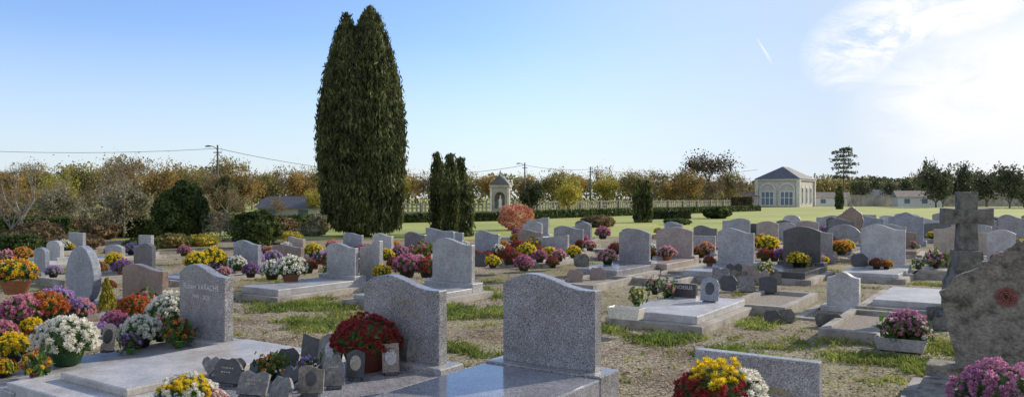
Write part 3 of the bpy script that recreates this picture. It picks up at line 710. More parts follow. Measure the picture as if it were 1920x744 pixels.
# ------------------------------------------------------------ plaques
def plaque(X, Y, z, w, h, style, mat, rz, label, tilt=-.22, medal=False, ink=None):
    e = empty('memorial_plaque', (X, Y, z), rz, label, 'plaque', 'memorial plaques on the graves')
    if style == 'book': pts = [(-w / 2, 0), (w / 2, 0), (w / 2, h * .88), (w / 4, h), (0, h * .86), (-w / 4, h), (-w / 2, h * .88)]
    elif style == 'heart': pts = [(0, 0), (w * .28, h * .3), (w * .5, h * .62), (w * .46, h * .88), (w * .25, h), (w * .05, h * .88), (0, h * .8), (-w * .05, h * .88), (-w * .25, h), (-w * .46, h * .88), (-w * .5, h * .62), (-w * .28, h * .3)]
    elif style == 'cut': pts = [(-w * .45, 0), (w * .5, 0), (w * .47, h * .35), (w * .52, h * .6), (w * .38, h * .82), (w * .22, h), (-w * .1, h * .93), (-w * .35, h * .96), (-w * .52, h * .6), (-w * .47, h * .3)]
    else: pts = outline(style, w, h)
    o = prism('tablet', pts, -.012, .012, M[mat], e, .003); o.rotation_euler = (tilt, 0, 0); o.location = (0, 0, .018)
    boxes('foot', [(-w * .35, w * .35, -.035, .05, 0, .02)], M['dark'], e, .003)
    if medal:
        n = 20; V = [(math.cos(6.283 * i / n) * h * .20, -.0145, h * .52 + math.sin(6.283 * i / n) * h * .27) for i in range(n)]
        m = mk('medallion', V, [tuple(range(n))], M[medal if isinstance(medal, str) else 'light'], e); m.rotation_euler = (tilt, 0, 0); m.location = (0, 0, .018)
    if ink:
        V = []; Fc = []
        for k in range(2):
            x1 = w * .24 * (1 if k == 0 else .3); zz = h * (.58 - .17 * k)
            xs = -w * .24
            while xs < x1:
                l = w * R.uniform(.04, .11); b = len(V); V += [(xs, -.0145, zz), (min(xs + l, x1 + .01), -.0145, zz), (min(xs + l, x1 + .01), -.0145, zz + h * .05), (xs, -.0145, zz + h * .05)]; Fc.append((b, b + 1, b + 2, b + 3)); xs += l + w * .03
        m = mk('engraved_ornament', V, Fc, M[ink], e); m.rotation_euler = (tilt, 0, 0); m.location = (0, 0, .018)
    return e
def plq(px, pyb, z, wpx, hpx, style, mat, drz=0, label='', **k):
    X, Y = G(px, pyb, z); plaque(X, Y, z, wpx / F * Y, hpx / F * Y, style, mat, -A + drz, label, **k)
zq = .282
plq(425, 722, zq, 64, 46, 'cut', 'pblack', .2, 'dark granite plaque with cut corner', ink='dullgold')
plq(392, 708, zq, 34, 36, 'heart', 'pgrey', .5, 'grey heart-shaped stone plaque', tilt=-.35)
plq(470, 745, zq, 62, 46, 'book', 'pgrey', .35, 'grey open-book plaque on a slab', ink='dullgold', tilt=-.45)
plq(522, 752, zq, 62, 42, 'cut', 'pgrey', -.1, 'speckled grey plaque with cut corner', tilt=-.4)
plq(540, 690, zq, 40, 34, 'cut', 'pblack', .7, 'dark rough-edged plaque on a slab')
plq(580, 674, zq, 36, 44, 'slope', 'pblack', .3, 'black upright plaque with sloping top')
plq(616, 690, zq, 56, 60, 'round', 'pgrey', .1, 'dark rounded plaque with oval portrait', medal='light')
plq(582, 742, zq, 48, 52, 'wave', 'rough', .6, 'brown-grey textured plaque on a slab', medal='pblack')
plq(626, 728, zq, 40, 58, 'cut', 'pgrey', .9, 'tall rough grey plaque', ink='dullgold')
plq(666, 712, zq, 34, 52, 'arch', 'pblack', .6, 'dark arched plaque with small portrait', medal='beige')
plq(733, 702, zq, 32, 54, 'rect', 'brown', .9, 'bronze-framed upright plaque with portrait', medal='light')
plq(545, 728, zq, 44, 38, 'heart', 'pblack', .2, 'black heart-shaped plaque on a slab', tilt=-.4)
plq(478, 706, zq, 40, 32, 'leaf', 'pblack', .0, 'black irregular stone plaque on a slab', tilt=-.4)
plq(440, 700, zq, 36, 26, 'cut', 'oldstone', .4, 'small weathered stone plaque', tilt=-.5)
plq(200, 660, .25, 26, 50, 'arch', 'pink', .4, 'pale upright plaque with portrait', medal='pblack')
plq(1330, 566, .2, 34, 44, 'round', 'blue', .1, 'blue-grey rounded plaque with portrait', medal='pblack')
for i, (px, py) in enumerate([(1365, 545), (1385, 535), (1400, 548), (1425, 535), (1440, 548), (1450, 533), (1350, 530), (1410, 527), (1378, 523)]):
    plq(px, py, .1, 32, 28, ['cut', 'book', 'rect', 'heart', 'arch'][i % 5], ['pblack', 'oldstone', 'pgrey', 'brown'][i % 4], (i % 3) * .3, 'dark weathered memorial plaque leaning in a cluster')
for px, py, mt in [(1078, 530, 'brown'), (1120, 526, 'brown'), (1448, 607, 'pblack'), (1475, 605, 'oldstone'), (1545, 612, 'oldstone'), (1565, 614, 'pblack'), (1765, 620, 'oldstone'), (1755, 600, 'oldstone'),
                   (810, 545, 'light'), (1260, 474, 'pblack'), (1612, 500, 'pblack'), (900, 500, 'pblack'), (660, 512, 'pblack'), (1180, 462, 'brown'), (1090, 500, 'oldstone')]:
    plq(px, py, .0 if py > 570 else (.05 if py > 520 else .2), 30, 24, 'cut', mt, .4, {'brown': 'small brown memorial plaque', 'pblack': 'small dark memorial plaque', 'oldstone': 'small weathered stone plaque', 'light': 'small pale stone plaque'}[mt])
vX, vY = G(776, 686, .28); ev = empty('granite_vase', (vX, vY, .28), .3, 'faceted dark speckled granite vase beside the headstone', 'vase')
lathe('body', [(.085, 0), (.105, .10), (.075, .235), (.062, .24), (.058, .20)], 8, M['pgrey'], ev, smooth=False)

# ------------------------------------------------------------ grass, litter, pebbles
patches = []
for px, py, rx, ry in [(1650, 640, 3.0, .9), (1250, 640, 2.0, .7), (1430, 605, 2.6, .7), (1560, 600, 2.0, .6), (1740, 690, 1.3, .6), (880, 590, 1.6, 1.3), (560, 590, 2.0, 1.4), (890, 550, 1.6, 1.2), (1180, 625, 1.0, .5), (500, 560, 2.0, 1.2),
                       (700, 620, 1.2, .8), (1060, 540, 1.4, .8), (1500, 520, 2.0, .8), (1350, 660, 1.3, .4), (880, 660, .7, .4), (640, 575, 2.0, .7)]:
    patches.append((*G(px, py), rx, ry))
def inslab(x, y):
    for X, Y, w_, zb, s in GR:
        if abs(X - x) > 2.6 or abs(Y - y) > 2.6: continue
        dx, dy = x - X, y - Y; u = dx * CA - dy * SA; v = dx * SA + dy * CA
        if abs(u) < w_ / 2 + .22 and (-2.0 < v < .28 if s != 'small' else -.16 < v < .16): return True
    return False
P = []; HT = []
tries = 0
while tries < 80000:
    tries += 1
    y = 5.2 + 17 * NR.random() ** 1.5; x = (NR.random() * 1.5 - .72) * y
    s = 0
    for X, Y, rx, ry in patches:
        dx, dy = x - X, y - Y; u = (dx * CA - dy * SA) / rx; v = (dx * SA + dy * CA) / ry
        s = max(s, 1 - (u * u + v * v))
    n = mnoise.fractal(Vector((x * 1.3, y * 1.3, 3)), 1.0, 2.0, 4)
    if s * .75 + n * 1.0 > .40 + .30 * NR.random() or NR.random() < .010:
        if not inslab(x, y): P.append((x, y)); HT.append(.4 + max(0, min(1, s)) * .35 + NR.random() * .55)
P = np.array(P); HT = np.array(HT); k = 7; n = len(P) * k
base = np.repeat(P, k, 0) + NR.normal(size=(n, 2)) * .05; hh = np.repeat(HT, k) * NR.uniform(.025, .075, n)
ang = NR.random(n) * 6.283; lean = NR.normal(size=(n, 2)) * hh[:, None] * .6; wd = .004 + .001 * base[:, 1] * .5
V = np.zeros((n, 4, 3)); cx_, sx_ = np.cos(ang) * wd, np.sin(ang) * wd
V[:, 0, 0] = base[:, 0] - cx_; V[:, 0, 1] = base[:, 1] - sx_; V[:, 1, 0] = base[:, 0] + cx_; V[:, 1, 1] = base[:, 1] + sx_
V[:, 2, :2] = base + lean * .5 + np.stack([cx_, sx_], 1) * .6; V[:, 2, 2] = hh * .65; V[:, 3, :2] = base + lean; V[:, 3, 2] = hh
Fq = np.arange(n * 4).reshape(n, 4)
o = mk('grass', V.reshape(-1, 3), Fq, M['grass']); tag(o, 'tufts of sunlit grass growing through the gravel', 'grass', kind='stuff')
n = 9000; y = 5.2 + 20 * NR.random(n) ** 1.4; x = (NR.random(n) * 1.5 - .75) * y
keep = [i for i in range(n) if not inslab(x[i], y[i])]
Pp = np.stack([x[keep], y[keep], NR.uniform(.008, .02, len(keep))], 1); m_ = len(Pp)
a = NR.random(m_) * 6.283; s = NR.uniform(.012, .036, m_); V = np.zeros((m_, 4, 3))
for i, (ca, f) in enumerate([(0, 1), (1.57, .6), (3.14, 1), (4.71, .6)]):
    V[:, i, 0] = Pp[:, 0] + np.cos(a + ca) * s * f; V[:, i, 1] = Pp[:, 1] + np.sin(a + ca) * s * f; V[:, i, 2] = Pp[:, 2] + NR.uniform(-.006, .012, m_)
o = mk('fallen_leaves', V.reshape(-1, 3), np.arange(m_ * 4).reshape(m_, 4), M['litter']); tag(o, 'scattered brown fallen leaves on the gravel', 'leaves', kind='stuff')
n = 9000; y = 5.3 + 9 * NR.random(n) ** 1.6; x = (NR.random(n) * 1.5 - .75) * y
keep = np.array([i for i in range(n) if not inslab(x[i], y[i])]); m_ = len(keep); c = np.stack([x[keep], y[keep], np.full(m_, .004)], 1)
r_ = NR.uniform(.005, .014, m_)[:, None]; O = np.array([(1, 0, 0), (0, 1, 0), (-1, 0, 0), (0, -1, 0), (0, 0, .8)])
V = c[:, None, :] + (O[None] * (1 + NR.uniform(-.3, .3, (m_, 5, 1)))) * r_[:, None, :]
Fb = np.array([(0, 1, 4), (1, 2, 4), (2, 3, 4), (3, 0, 4)]); Fc = (np.arange(m_) * 5)[:, None, None] + Fb[None]
o = mk('gravel', V.reshape(-1, 3), Fc.reshape(-1, 3), leafmat('pebbles', [(0, (.17, .14, .105)), (.5, (.34, .295, .235)), (1, (.53, .48, .40))], 0.0, 3, .8, .9)); tag(o, 'loose grey-brown gravel stones', 'gravel', kind='stuff')

# ------------------------------------------------------------ trees
def cypress(px, d, wpx, ytop, plumes, n, label, leaf=.17, core=True, k1=.20, k2=.20, k3=.12, pp=(1.9, .85), asp=2.4):
    X, Y = D(px, d); e = empty('cypress_tree', (X, Y, 0), 0, label, 'tree')
    Ht = ZT(ytop, d); W = wpx / F * d / 2; nr = np.random.default_rng(int(px))
    P = []; CV = []; CFc = []
    for (ox, oy, z0, z1, rr_, wt) in plumes:
        m = int(n * wt); t = nr.random(m); zz = z0 + (z1 - z0) * t
        prof = np.where(t < .45, .74 + .26 * np.sin(t / .45 * 1.57), np.maximum(0, 1 - (np.maximum(t - .45, 0) / .55) ** pp[0]) ** pp[1])
        a = nr.random(m) * 6.283
        nz_ = np.array([mnoise.noise(Vector((math.cos(q) * 2.6 + ox * 5, math.sin(q) * 2.6, z_ * Ht * .25))) for q, z_ in zip(a, zz)])
        nz2 = np.array([mnoise.noise(Vector((math.cos(q) * 12 + oy, math.sin(q) * 12, z_ * Ht * .30 + ox * 3))) for q, z_ in zip(a, zz)])
        nz3 = np.array([mnoise.noise(Vector((math.cos(q) * 26 + oy, math.sin(q) * 26, z_ * Ht * .9 + ox * 3))) for q, z_ in zip(a, zz)])
        q = rr_ * W * prof * (1 + k1 * nz_ + k2 * nz2 + k3 * nz3) * (1 - .14 * nr.random(m) ** 2) + nr.random(m) ** 7 * .2
        P.append(np.stack([ox * W + q * np.cos(a), oy * W + q * np.sin(a), zz * Ht], 1))
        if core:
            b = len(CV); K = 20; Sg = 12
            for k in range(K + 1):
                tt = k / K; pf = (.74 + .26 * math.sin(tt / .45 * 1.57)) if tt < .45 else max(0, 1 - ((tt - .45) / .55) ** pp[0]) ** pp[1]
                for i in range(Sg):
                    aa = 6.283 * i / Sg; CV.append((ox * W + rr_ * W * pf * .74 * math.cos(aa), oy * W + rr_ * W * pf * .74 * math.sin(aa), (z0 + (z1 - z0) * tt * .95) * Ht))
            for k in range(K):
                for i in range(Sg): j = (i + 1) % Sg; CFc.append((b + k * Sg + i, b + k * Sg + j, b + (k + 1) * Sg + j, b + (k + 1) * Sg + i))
    V, Fc = leafquads(np.concatenate(P), leaf, nr, 1.1, asp, .5)
    b = len(V)
    V = V.tolist() + [list(c) for c in CV]; Fc2 = Fc.tolist() + [[b + i for i in f] for f in CFc]
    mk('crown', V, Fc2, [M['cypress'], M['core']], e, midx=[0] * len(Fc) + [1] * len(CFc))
    V, Fc = tubes([((0, 0, -.1), (0, 0, Ht * .12), W * .22, W * .18), ((0, 0, Ht * .12), (0, 0, Ht * .7), W * .18, W * .05)], 8); mk('trunk', V, Fc, M['bark'], e)
cypress(677, 34, 156, 16, [(.20, 0, .02, .975, .66, .20), (-.40, .1, .06, .925, .48, .12), (.52, 0, .03, .86, .46, .11), (-.55, -.1, .10, .81, .42, .08), (-.05, -.3, .03, .90, .66, .14), (.32, -.35, .02, .92, .54, .10), (.64, .05, .06, .72, .36, .05), (-.64, 0, .2, .72, .36, .04), (-.15, .2, .3, .90, .40, .05),
  (.24, -.1, .6, 1.0, .24, .025), (.10, .1, .6, .985, .18, .02), (.42, -.1, .5, .965, .20, .02), (-.34, -.1, .5, .97, .20, .025), (-.54, .0, .5, .91, .18, .015), (-.22, -.2, .6, .935, .16, .015), (.60, -.1, .4, .885, .20, .015), (-.74, .0, .4, .77, .16, .01), (.78, -.1, .3, .70, .18, .01)], 190000, 'huge broad dark green cypress with several merged spires', .072, True, .20, .24, .16, (2.2, .75), 3.2)
sp3 = [(0, 0, .02, 1, .9, .75), (.22, -.2, .02, .88, .6, .15), (-.25, 0, .04, .8, .6, .1)]
for px, d, wp_, yt, n_, lf, lb in [(820, 36, 24, 287, 8000, .075, 'slender dark columnar cypress in a tight group'), (845, 34, 26, 290, 9000, .075, 'slender dark columnar cypress in a tight group'), (863, 35, 22, 297, 8000, .075, 'slender dark columnar cypress in a tight group'), (875, 33.5, 18, 345, 4500, .075, 'short dark columnar cypress beside taller ones'),
                            (1198, 52, 20, 340, 3000, .12, 'small dark columnar cypress on the lawn'), (1213, 52, 17, 341, 3000, .12, 'small dark columnar cypress on the lawn'), (1574, 110, 14, 350, 1200, .2, 'small dark cypress in front of the low white building')]:
    cypress(px, d, wp_, yt, sp3, n_, lb, lf, True, .08, .10, .08)
cypress(423, 60, 52, 334, sp3, 5000, 'dark green conifer in front of autumn trees', .2)

def tree_template(seed, Ht, cw, leafm, barkm, nclump, per, csize, leaf, trunk=.28, bare=False, depth=3, shoots=0, flat=.5):
    rng = random.Random(seed); nr = np.random.default_rng(seed)
    segs = []; tips = []
    tr = Ht * trunk; r0 = Ht * .022
    segs.append(((0, 0, -.1), (rng.uniform(-.1, .1), 0, tr), r0 * 1.3, r0))
    for i in range(4):
        a = i * 1.57 + rng.uniform(-.4, .4)
        grow(rng, (0, 0, tr * rng.uniform(.85, 1)), (math.cos(a) * .8, math.sin(a) * .8, 1), Ht * (1 - trunk) * .38, r0 * .6, depth - 1, segs, tips, .75, .25)
    V, Fc = tubes(segs, 5)
    mt = bpy.data.meshes.new('trunk'); mt.from_pydata(V, [], Fc); mt.materials.append(barkm)
    mc = None
    if nclump:
        cz_ = tr + (Ht - tr) * .5
        V, Fc = clump_crown(nr, (0, 0, cz_), (cw / 2, cw / 2, (Ht - tr) * flat), nclump, per, csize, leaf)
        if shoots:
            S_ = []
            for _ in range(shoots):
                x = nr.uniform(-.42, .42) * cw; y_ = nr.uniform(-.42, .42) * cw; L_ = nr.uniform(.3, .7)
                for k_ in range(7): S_.append((x + nr.normal() * .12, y_ + nr.normal() * .12, Ht * .9 + L_ * k_ / 7))
            V2, F2 = leafquads(np.array(S_), leaf * .7, nr, 1, 1.8); Fc = np.concatenate([Fc, F2 + len(V)]); V = np.concatenate([V, V2])
        mc = bpy.data.meshes.new('crown'); mc.from_pydata(V.tolist(), [], Fc.tolist()); mc.materials.append(leafm)
    return mt, mc
def put_tree(t, X, Y, sc, rz, label, name='tree', group=None, wx=1.0):
    e = empty(name, (X, Y, 0), rz, label, 'tree', group)
    link_part('trunk', t[0], e, sc=(sc * wx, sc * wx, sc))
    if t[1]: link_part('crown', t[1], e, sc=(sc * wx, sc * wx, sc))
    return e
T_a = [tree_template(20 + i, 6.5, 6.0, M['autumn'], M['bark'], 44, 90, 1.05, .2, .28, shoots=10) for i in range(3)]
T_g = [tree_template(25 + i, 6.5, 6.0, M['autumn2'], M['bark'], 44, 90, 1.05, .2, .26, shoots=10) for i in range(3)]
T_b = [tree_template(30 + i, 6.5, 5.6, M['brownleaf'], M['palebark'], 28, 60, .95, .17, .28, shoots=12, depth=4) for i in range(2)]
T_y = [tree_template(40 + i, 5.0, 4.4, M['yellowleaf'], M['bark'], 40, 90, .8, .17, .22, shoots=6) for i in range(2)]
n = 30
for row, (offs, hh_) in enumerate([(0, .90), (9, 1.0)]):
    for i in range(n):
        t = i / (n - 1); X = -78 + 136 * t + R.uniform(-1, 1); Y = 88 + 52 * t + offs + R.uniform(-.8, .8)
        px = 960 + F * X / Y
        if px > 1395: continue
        tt = R.choice(T_a * 2 + T_g + T_b * 2 + T_y) if row == 0 else R.choice(T_a + T_g * 2 + T_b)
        hk = 1.25 if tt in T_y else 1.0
        put_tree(tt, X, Y, hk * hh_ * R.uniform(.76, 1.15), R.uniform(0, 6), 'pollarded plane tree with orange and brown autumn leaves' if tt not in T_y else 'pollarded plane tree with golden yellow leaves', 'plane_tree', 'row of autumn plane trees behind the cemetery', R.uniform(.85, 1.1))
for px, d, ty, hs_ in [(10, 52, 'a', 318), (60, 58, 'g', 318), (110, 50, 'y', 325), (160, 56, 'g', 306), (250, 58, 'b', 292), (300, 54, 'a', 315), (350, 60, 'g', 312), (400, 60, 'b', 322), (455, 62, 'a', 314), (500, 70, 'g', 322), (10, 38, 'b', 355), (110, 42, 'b', 345), (560, 72, 'a', 318), (215, 46, 'b', 330), (330, 45, 'b', 345), (60, 44, 'a', 350), (160, 40, 'b', 355), (285, 42, 'y', 372), (385, 46, 'b', 360), (450, 50, 'b', 365), (-20, 46, 'b', 330), (590, 66, 'y', 352), (410, 64, 'g', 330), (425, 55, 'b', 345), (520, 55, 'b', 368), (30, 40, 'g', 372), (200, 38, 'b', 380)]:
    tt = R.choice({'a': T_a, 'b': T_b, 'y': T_y, 'g': T_g}[ty]); base_h = 5.0 if ty == 'y' else 6.6
    X, Y = D(px, d); put_tree(tt, X, Y, ZT(hs_, d) / base_h, R.uniform(0, 6), {'a': 'garden tree with orange autumn foliage', 'b': 'thin brown-leaved autumn tree', 'y': 'small yellow-green autumn tree', 'g': 'garden tree with olive and gold foliage'}[ty], 'garden_tree')
bare = tree_template(77, 3.8, 3, None, M['palebark'], 0, 0, 0, 0, .3, depth=5)
for px, d, yt in [(42, 30, 290), (90, 34, 330), (240, 52, 280), (20, 27, 345), (130, 36, 320), (205, 40, 312)]:
    X, Y = D(px, d); put_tree(bare, X, Y, ZT(yt, d) / 3.9, px * .1, 'leafless tree with fine pale branches', 'bare_tree')
ol = tree_template(78, 2.5, 2.8, M['olive'], M['palebark'], 40, 80, .5, .1, .2, depth=4)
for px, d, yt in [(232, 32, 340), (100, 34, 350)]:
    X, Y = D(px, d); put_tree(ol, X, Y, ZT(yt, d) / 2.6, px, 'small tree with pale olive drooping foliage', 'garden_tree')
t5 = tree_template(79, 4.6, 3.6, M['darkgreen'], M['bark'], 40, 80, .7, .2, .15)
X, Y = D(998, 68); put_tree(t5, X, Y, ZT(336, 68) / 4.7, 1, 'round dark green tree beside the small shrine', 'garden_tree')
X, Y = D(1066, 66); put_tree(T_y[0], X, Y, ZT(328, 66) / 5.2, 1, 'bright yellow-green autumn tree by the fence', 'garden_tree')
t6 = tree_template(80, 8.0, 11.5, M['darkred'], M['bark'], 80, 42, 1.15, .24, .52, depth=4, flat=.40)
X, Y = D(1327, 140); put_tree(t6, X, Y, ZT(292, 140) / 7.7, .4, 'wide flat-crowned dark spreading tree', 'garden_tree')
X, Y = D(1582, 170); e = empty('cedar_tree', (X, Y, 0), 0, 'tall dark cedar with flat layered branches', 'tree'); Hc = ZT(277, 170)
nr = np.random.default_rng(5); P = []
for zf, rr_, ox in [(.98, 1.4, .5), (.93, 2.2, -.4), (.87, 2.4, .5), (.80, 2.5, -.6), (.73, 2.6, .6), (.66, 2.2, -.4), (.58, 2.4, .5), (.50, 1.8, -.6)]:
    m = 220; a = nr.random(m) * 6.283; q = np.sqrt(nr.random(m)) * rr_; P.append(np.stack([ox + q * np.cos(a), q * np.sin(a), zf * Hc + nr.normal(size=m) * .18 - q * .10], 1))
V, Fc = leafquads(np.concatenate(P), .36, nr); mk('crown', V, Fc, M['fargreen'], e)
V, Fc = tubes([((0, 0, 0), (0, 0, Hc * .97), .25, .06)], 6); mk('trunk', V, Fc, M['bark'], e)
t7 = [tree_template(90 + i, 7, 7, M['fargreen'], M['bark'], 36, 60, 1.3, .36, .12, shoots=8) for i in range(3)] + [tree_template(95, 7, 7, M['autumn2'], M['bark'], 40, 60, 1.2, .33, .15, shoots=8)]
for px, d, yt, wx in [(1755, 128, 312, .9), (1742, 155, 298, .45), (1768, 130, 325, .7), (1806, 170, 302, .7), (1825, 172, 318, 1), (1850, 138, 322, 1.1), (1893, 120, 306, .8), (1920, 130, 325, 1), (1700, 190, 332, 1.2), (1640, 200, 334, 1), (1670, 168, 338, .8), (1880, 200, 328, 1), (1780, 180, 330, 1), (1960, 120, 320, 1), (1545, 220, 337, 1), (1612, 160, 336, .9), (1840, 210, 325, 1), (1720, 215, 322, .6)]:
    X, Y = D(px, d); put_tree(R.choice(t7), X, Y, ZT(yt, d) / 7.2, R.uniform(0, 6), 'rounded tree on the horizon behind low buildings', 'horizon_tree', 'trees on the horizon', wx)
def wood(name, pts, h, n, mat, leaf, label):
    nr = np.random.default_rng(int(h * 100)); P = []
    for i in range(n):
        t = nr.random() * (len(pts) - 1); k = int(t); f = t - k
        x = pts[k][0] * (1 - f) + pts[k + 1][0] * f; y_ = pts[k][1] * (1 - f) + pts[k + 1][1] * f
        top = h * (.7 + .35 * mnoise.noise(Vector((x * .06, y_ * .06, 1))) + .25 * mnoise.noise(Vector((x * .25, y_ * .25, 4))))
        P.append((x + nr.normal() * 2, y_ + nr.normal() * 3, top * nr.random() ** .7))
    V, Fc = leafquads(np.array(P), leaf, nr); o = mk(name, V, Fc, mat); tag(o, label, 'woodland', kind='stuff')
wood('distant_woodland', [(-180, 130), (-60, 150), (60, 200), (140, 240)], 8.0, 45000, M['autumn2'], .6, 'far-off mass of olive-brown autumn woodland')
wood('distant_woodland', [(60, 330), (160, 320), (330, 300)], 11.0, 22000, M['fargreen'], 1.3, 'far-off mass of dark green woodland')
def shrub(px, d, wpx, ytop, mat, label, name='shrub', n=6000, leaf=.09, zc=0.0, core=True, stretch=1):
    X, Y = D(px, d); rx = wpx / 2 / F * d; h = ZT(ytop, d)
    e = empty(name, (X, Y, 0), 0, label, 'shrub'); nr = np.random.default_rng(int(px + d + 100))
    v = nr.normal(size=(n, 3)); v /= np.linalg.norm(v, axis=1)[:, None]
    nz_ = np.array([mnoise.noise(Vector(q * 2.5) + Vector((px, 0, 0))) + .5 * mnoise.noise(Vector(q * 6) + Vector((px, 0, 0))) for q in v])
    rr_ = (1 + .28 * nz_) * (1 - .22 * nr.random(n) ** 2)
    P = v * rr_[:, None] * np.array([rx, rx, h / 2]) + np.array([0, 0, h / 2]); P[:, 2] = np.abs(P[:, 2])
    V, Fc = leafquads(P, leaf, nr, 0, 1.4); mk('foliage', V, Fc, M[mat], e)
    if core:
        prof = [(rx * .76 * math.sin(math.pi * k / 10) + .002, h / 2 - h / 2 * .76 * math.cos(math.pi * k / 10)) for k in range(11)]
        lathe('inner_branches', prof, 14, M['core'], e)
    else:
        rng = random.Random(int(px)); segs = []; tips = []
        for i in range(6): grow(rng, (0, 0, 0), (rng.uniform(-.6, .6), rng.uniform(-.6, .6), 1), h * .4, .015, 2, segs, tips, .5)
        V, Fc = tubes(segs, 4); mk('stems', V, Fc, M['palebark'], e)
shrub(340, 30, 92, 348, 'green', 'tall rounded dark green evergreen shrub', n=14000, leaf=.09)
shrub(480, 26, 84, 395, 'green', 'rounded glossy green shrub', n=9000, leaf=.08)
shrub(412, 30, 66, 398, 'olive', 'thin pinkish-grey twiggy shrub', n=900, leaf=.07, core=False)
shrub(140, 25, 95, 440, 'brownleaf', 'low brown dome shrub', n=4000, leaf=.06)
shrub(968, 40, 64, 384, 'redshrub', 'rounded coral-red autumn shrub', n=3500, leaf=.08, core=False)
shrub(1122, 44, 60, 405, 'brownleaf', 'low dark reddish-brown shrub', n=4000)
shrub(1344, 62, 50, 388, 'green', 'rounded green shrub on the lawn', n=4000, leaf=.13)
shrub(262, 24, 60, 448, 'green', 'low green shrub behind graves', n=5000, leaf=.06)
shrub(520, 28, 46, 450, 'olive', 'low pale green plants', n=2000, leaf=.06, core=False)
shrub(1270, 48, 50, 410, 'green', 'low green rounded shrub', n=3000)
shrub(30, 26, 70, 430, 'brownleaf', 'low brown shrub behind graves', n=3000, leaf=.06)
shrub(1600, 58, 20, 400, 'green', 'low green rounded shrub', n=1200, leaf=.1)
shrub(75, 30, 80, 415, 'brownleaf', 'low brown twiggy garden shrub', n=3000, leaf=.07, core=False)
shrub(380, 27, 60, 440, 'yellowleaf', 'low yellow-green flowering shrub', n=2500, leaf=.06, core=False)
shrub(580, 34, 60, 425, 'olive', 'low pale green garden shrub', n=2500, leaf=.07, core=False)
for i, (px, d, wpx, yt, mt) in enumerate([(-10, 36, 90, 392, 'brownleaf'), (45, 38, 90, 385, 'autumn2'), (105, 37, 80, 398, 'brownleaf'), (160, 39, 90, 390, 'olive'), (215, 36, 70, 402, 'brownleaf'), (268, 38, 80, 388, 'autumn2'), (300, 34, 50, 405, 'green'),
        (385, 38, 70, 392, 'brownleaf'), (430, 40, 70, 398, 'autumn2'), (450, 34, 50, 410, 'green'), (530, 36, 60, 408, 'brownleaf'), (560, 40, 60, 402, 'green'), (600, 38, 50, 405, 'olive'), (15, 32, 60, 408, 'green'), (190, 31, 60, 415, 'brownleaf'), (325, 26, 60, 440, 'autumn2'), (540, 30, 50, 435, 'yellowleaf'), (60, 24, 50, 450, 'green')]):
    shrub(px, d, wpx, yt, mt, {'brownleaf': 'thick brown autumn garden shrub', 'autumn2': 'olive and gold autumn shrub', 'olive': 'pale grey-green garden shrub', 'green': 'rounded green garden shrub', 'yellowleaf': 'low yellow-green flowering shrub'}[mt], n=2600, leaf=.1, core=(mt != 'olive'))
def hedge(a, b, w_, h, mat, label, n=6000, leaf=.1):
    a = Vector((*a, 0)); b = Vector((*b, 0)); L_ = (b - a).length; c = (a + b) / 2; an = math.atan2(b.y - a.y, b.x - a.x)
    e = empty('hedge', c, an, label, 'hedge'); nr = np.random.default_rng(int(L_ * 100))
    P = nr.uniform(-1, 1, (n, 3)); f = nr.integers(0, 5, n)
    for i in range(n):
        if f[i] in (0, 1): P[i, 2] = 1
        elif f[i] in (2, 3): P[i, 1] = -1 if f[i] == 2 else 1
        else: P[i, 0] = np.sign(P[i, 0])
    P = P * np.array([L_ / 2, w_ / 2, h / 2]) + np.array([0, 0, h / 2]) + nr.normal(size=(n, 3)) * .04
    V, Fc = leafquads(P, leaf, nr); mk('foliage', V, Fc, M[mat], e)
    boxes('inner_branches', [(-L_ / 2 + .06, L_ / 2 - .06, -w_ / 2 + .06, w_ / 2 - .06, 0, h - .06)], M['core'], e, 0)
hedge(D(25, 32), D(130, 33), .9, .75, 'green', 'clipped green hedge behind the graves')
hedge(D(190, 33), D(330, 33), .9, .7, 'green', 'clipped green hedge behind the graves')
hedge(D(560, 48), D(960, 56), .8, .55, 'green', 'long low clipped hedge across the lawn', 12000, .14)
hedge(D(990, 60), D(1420, 96), .8, .6, 'green', 'long low clipped hedge across the lawn', 14000, .18)
hedge(D(520, 44), D(640, 45), .8, .6, 'green', 'clipped hedge near the big cypress', 5000, .12)
hedge(D(5, 24), D(70, 24.5), .7, .45, 'green', 'low clipped green hedge', 3000, .07)
hedge(D(1225, 60), D(1290, 61), .8, .6, 'darkgreen', 'short clipped hedge block', 3000, .12)
hedge(D(1378, 96), D(1404, 97), 1.4, 1.75, 'brownleaf', 'square clipped brown-green hedge block near the pavilion', 3500, .16)

# ------------------------------------------------------------ buildings & walls
def wall_run(name, pts, h, t, mat, label, cap=True, cat='wall'):
    for i in range(len(pts) - 1):
        a = Vector((*pts[i], 0)); b = Vector((*pts[i + 1], 0)); L_ = (b - a).length; an = math.atan2(b.y - a.y, b.x - a.x)
        e = empty(name, (a + b) / 2, an, label, cat)
        boxes('wall_body', [(-L_ / 2, L_ / 2, -t / 2, t / 2, -.1, h)], M[mat], e, 0)
        boxes('coping', [(-L_ / 2, L_ / 2, -t / 2 - .05, t / 2 + .05, h - .003, h + .1)], M['wall'], e, 0)
        k = int(L_ / 5); boxes('pier', [(-L_ / 2 + j * 5 + 1, -L_ / 2 + j * 5 + 1.35, -t / 2 - .09, -t / 2 - .003, -.1, h - .01) for j in range(k)], M['wall'], e, 0)
wall_run('boundary_wall', [D(1590, 142), D(1700, 146), D(1990, 144)], 2.05, .3, 'wall', 'long old stone boundary wall beyond the lawn')
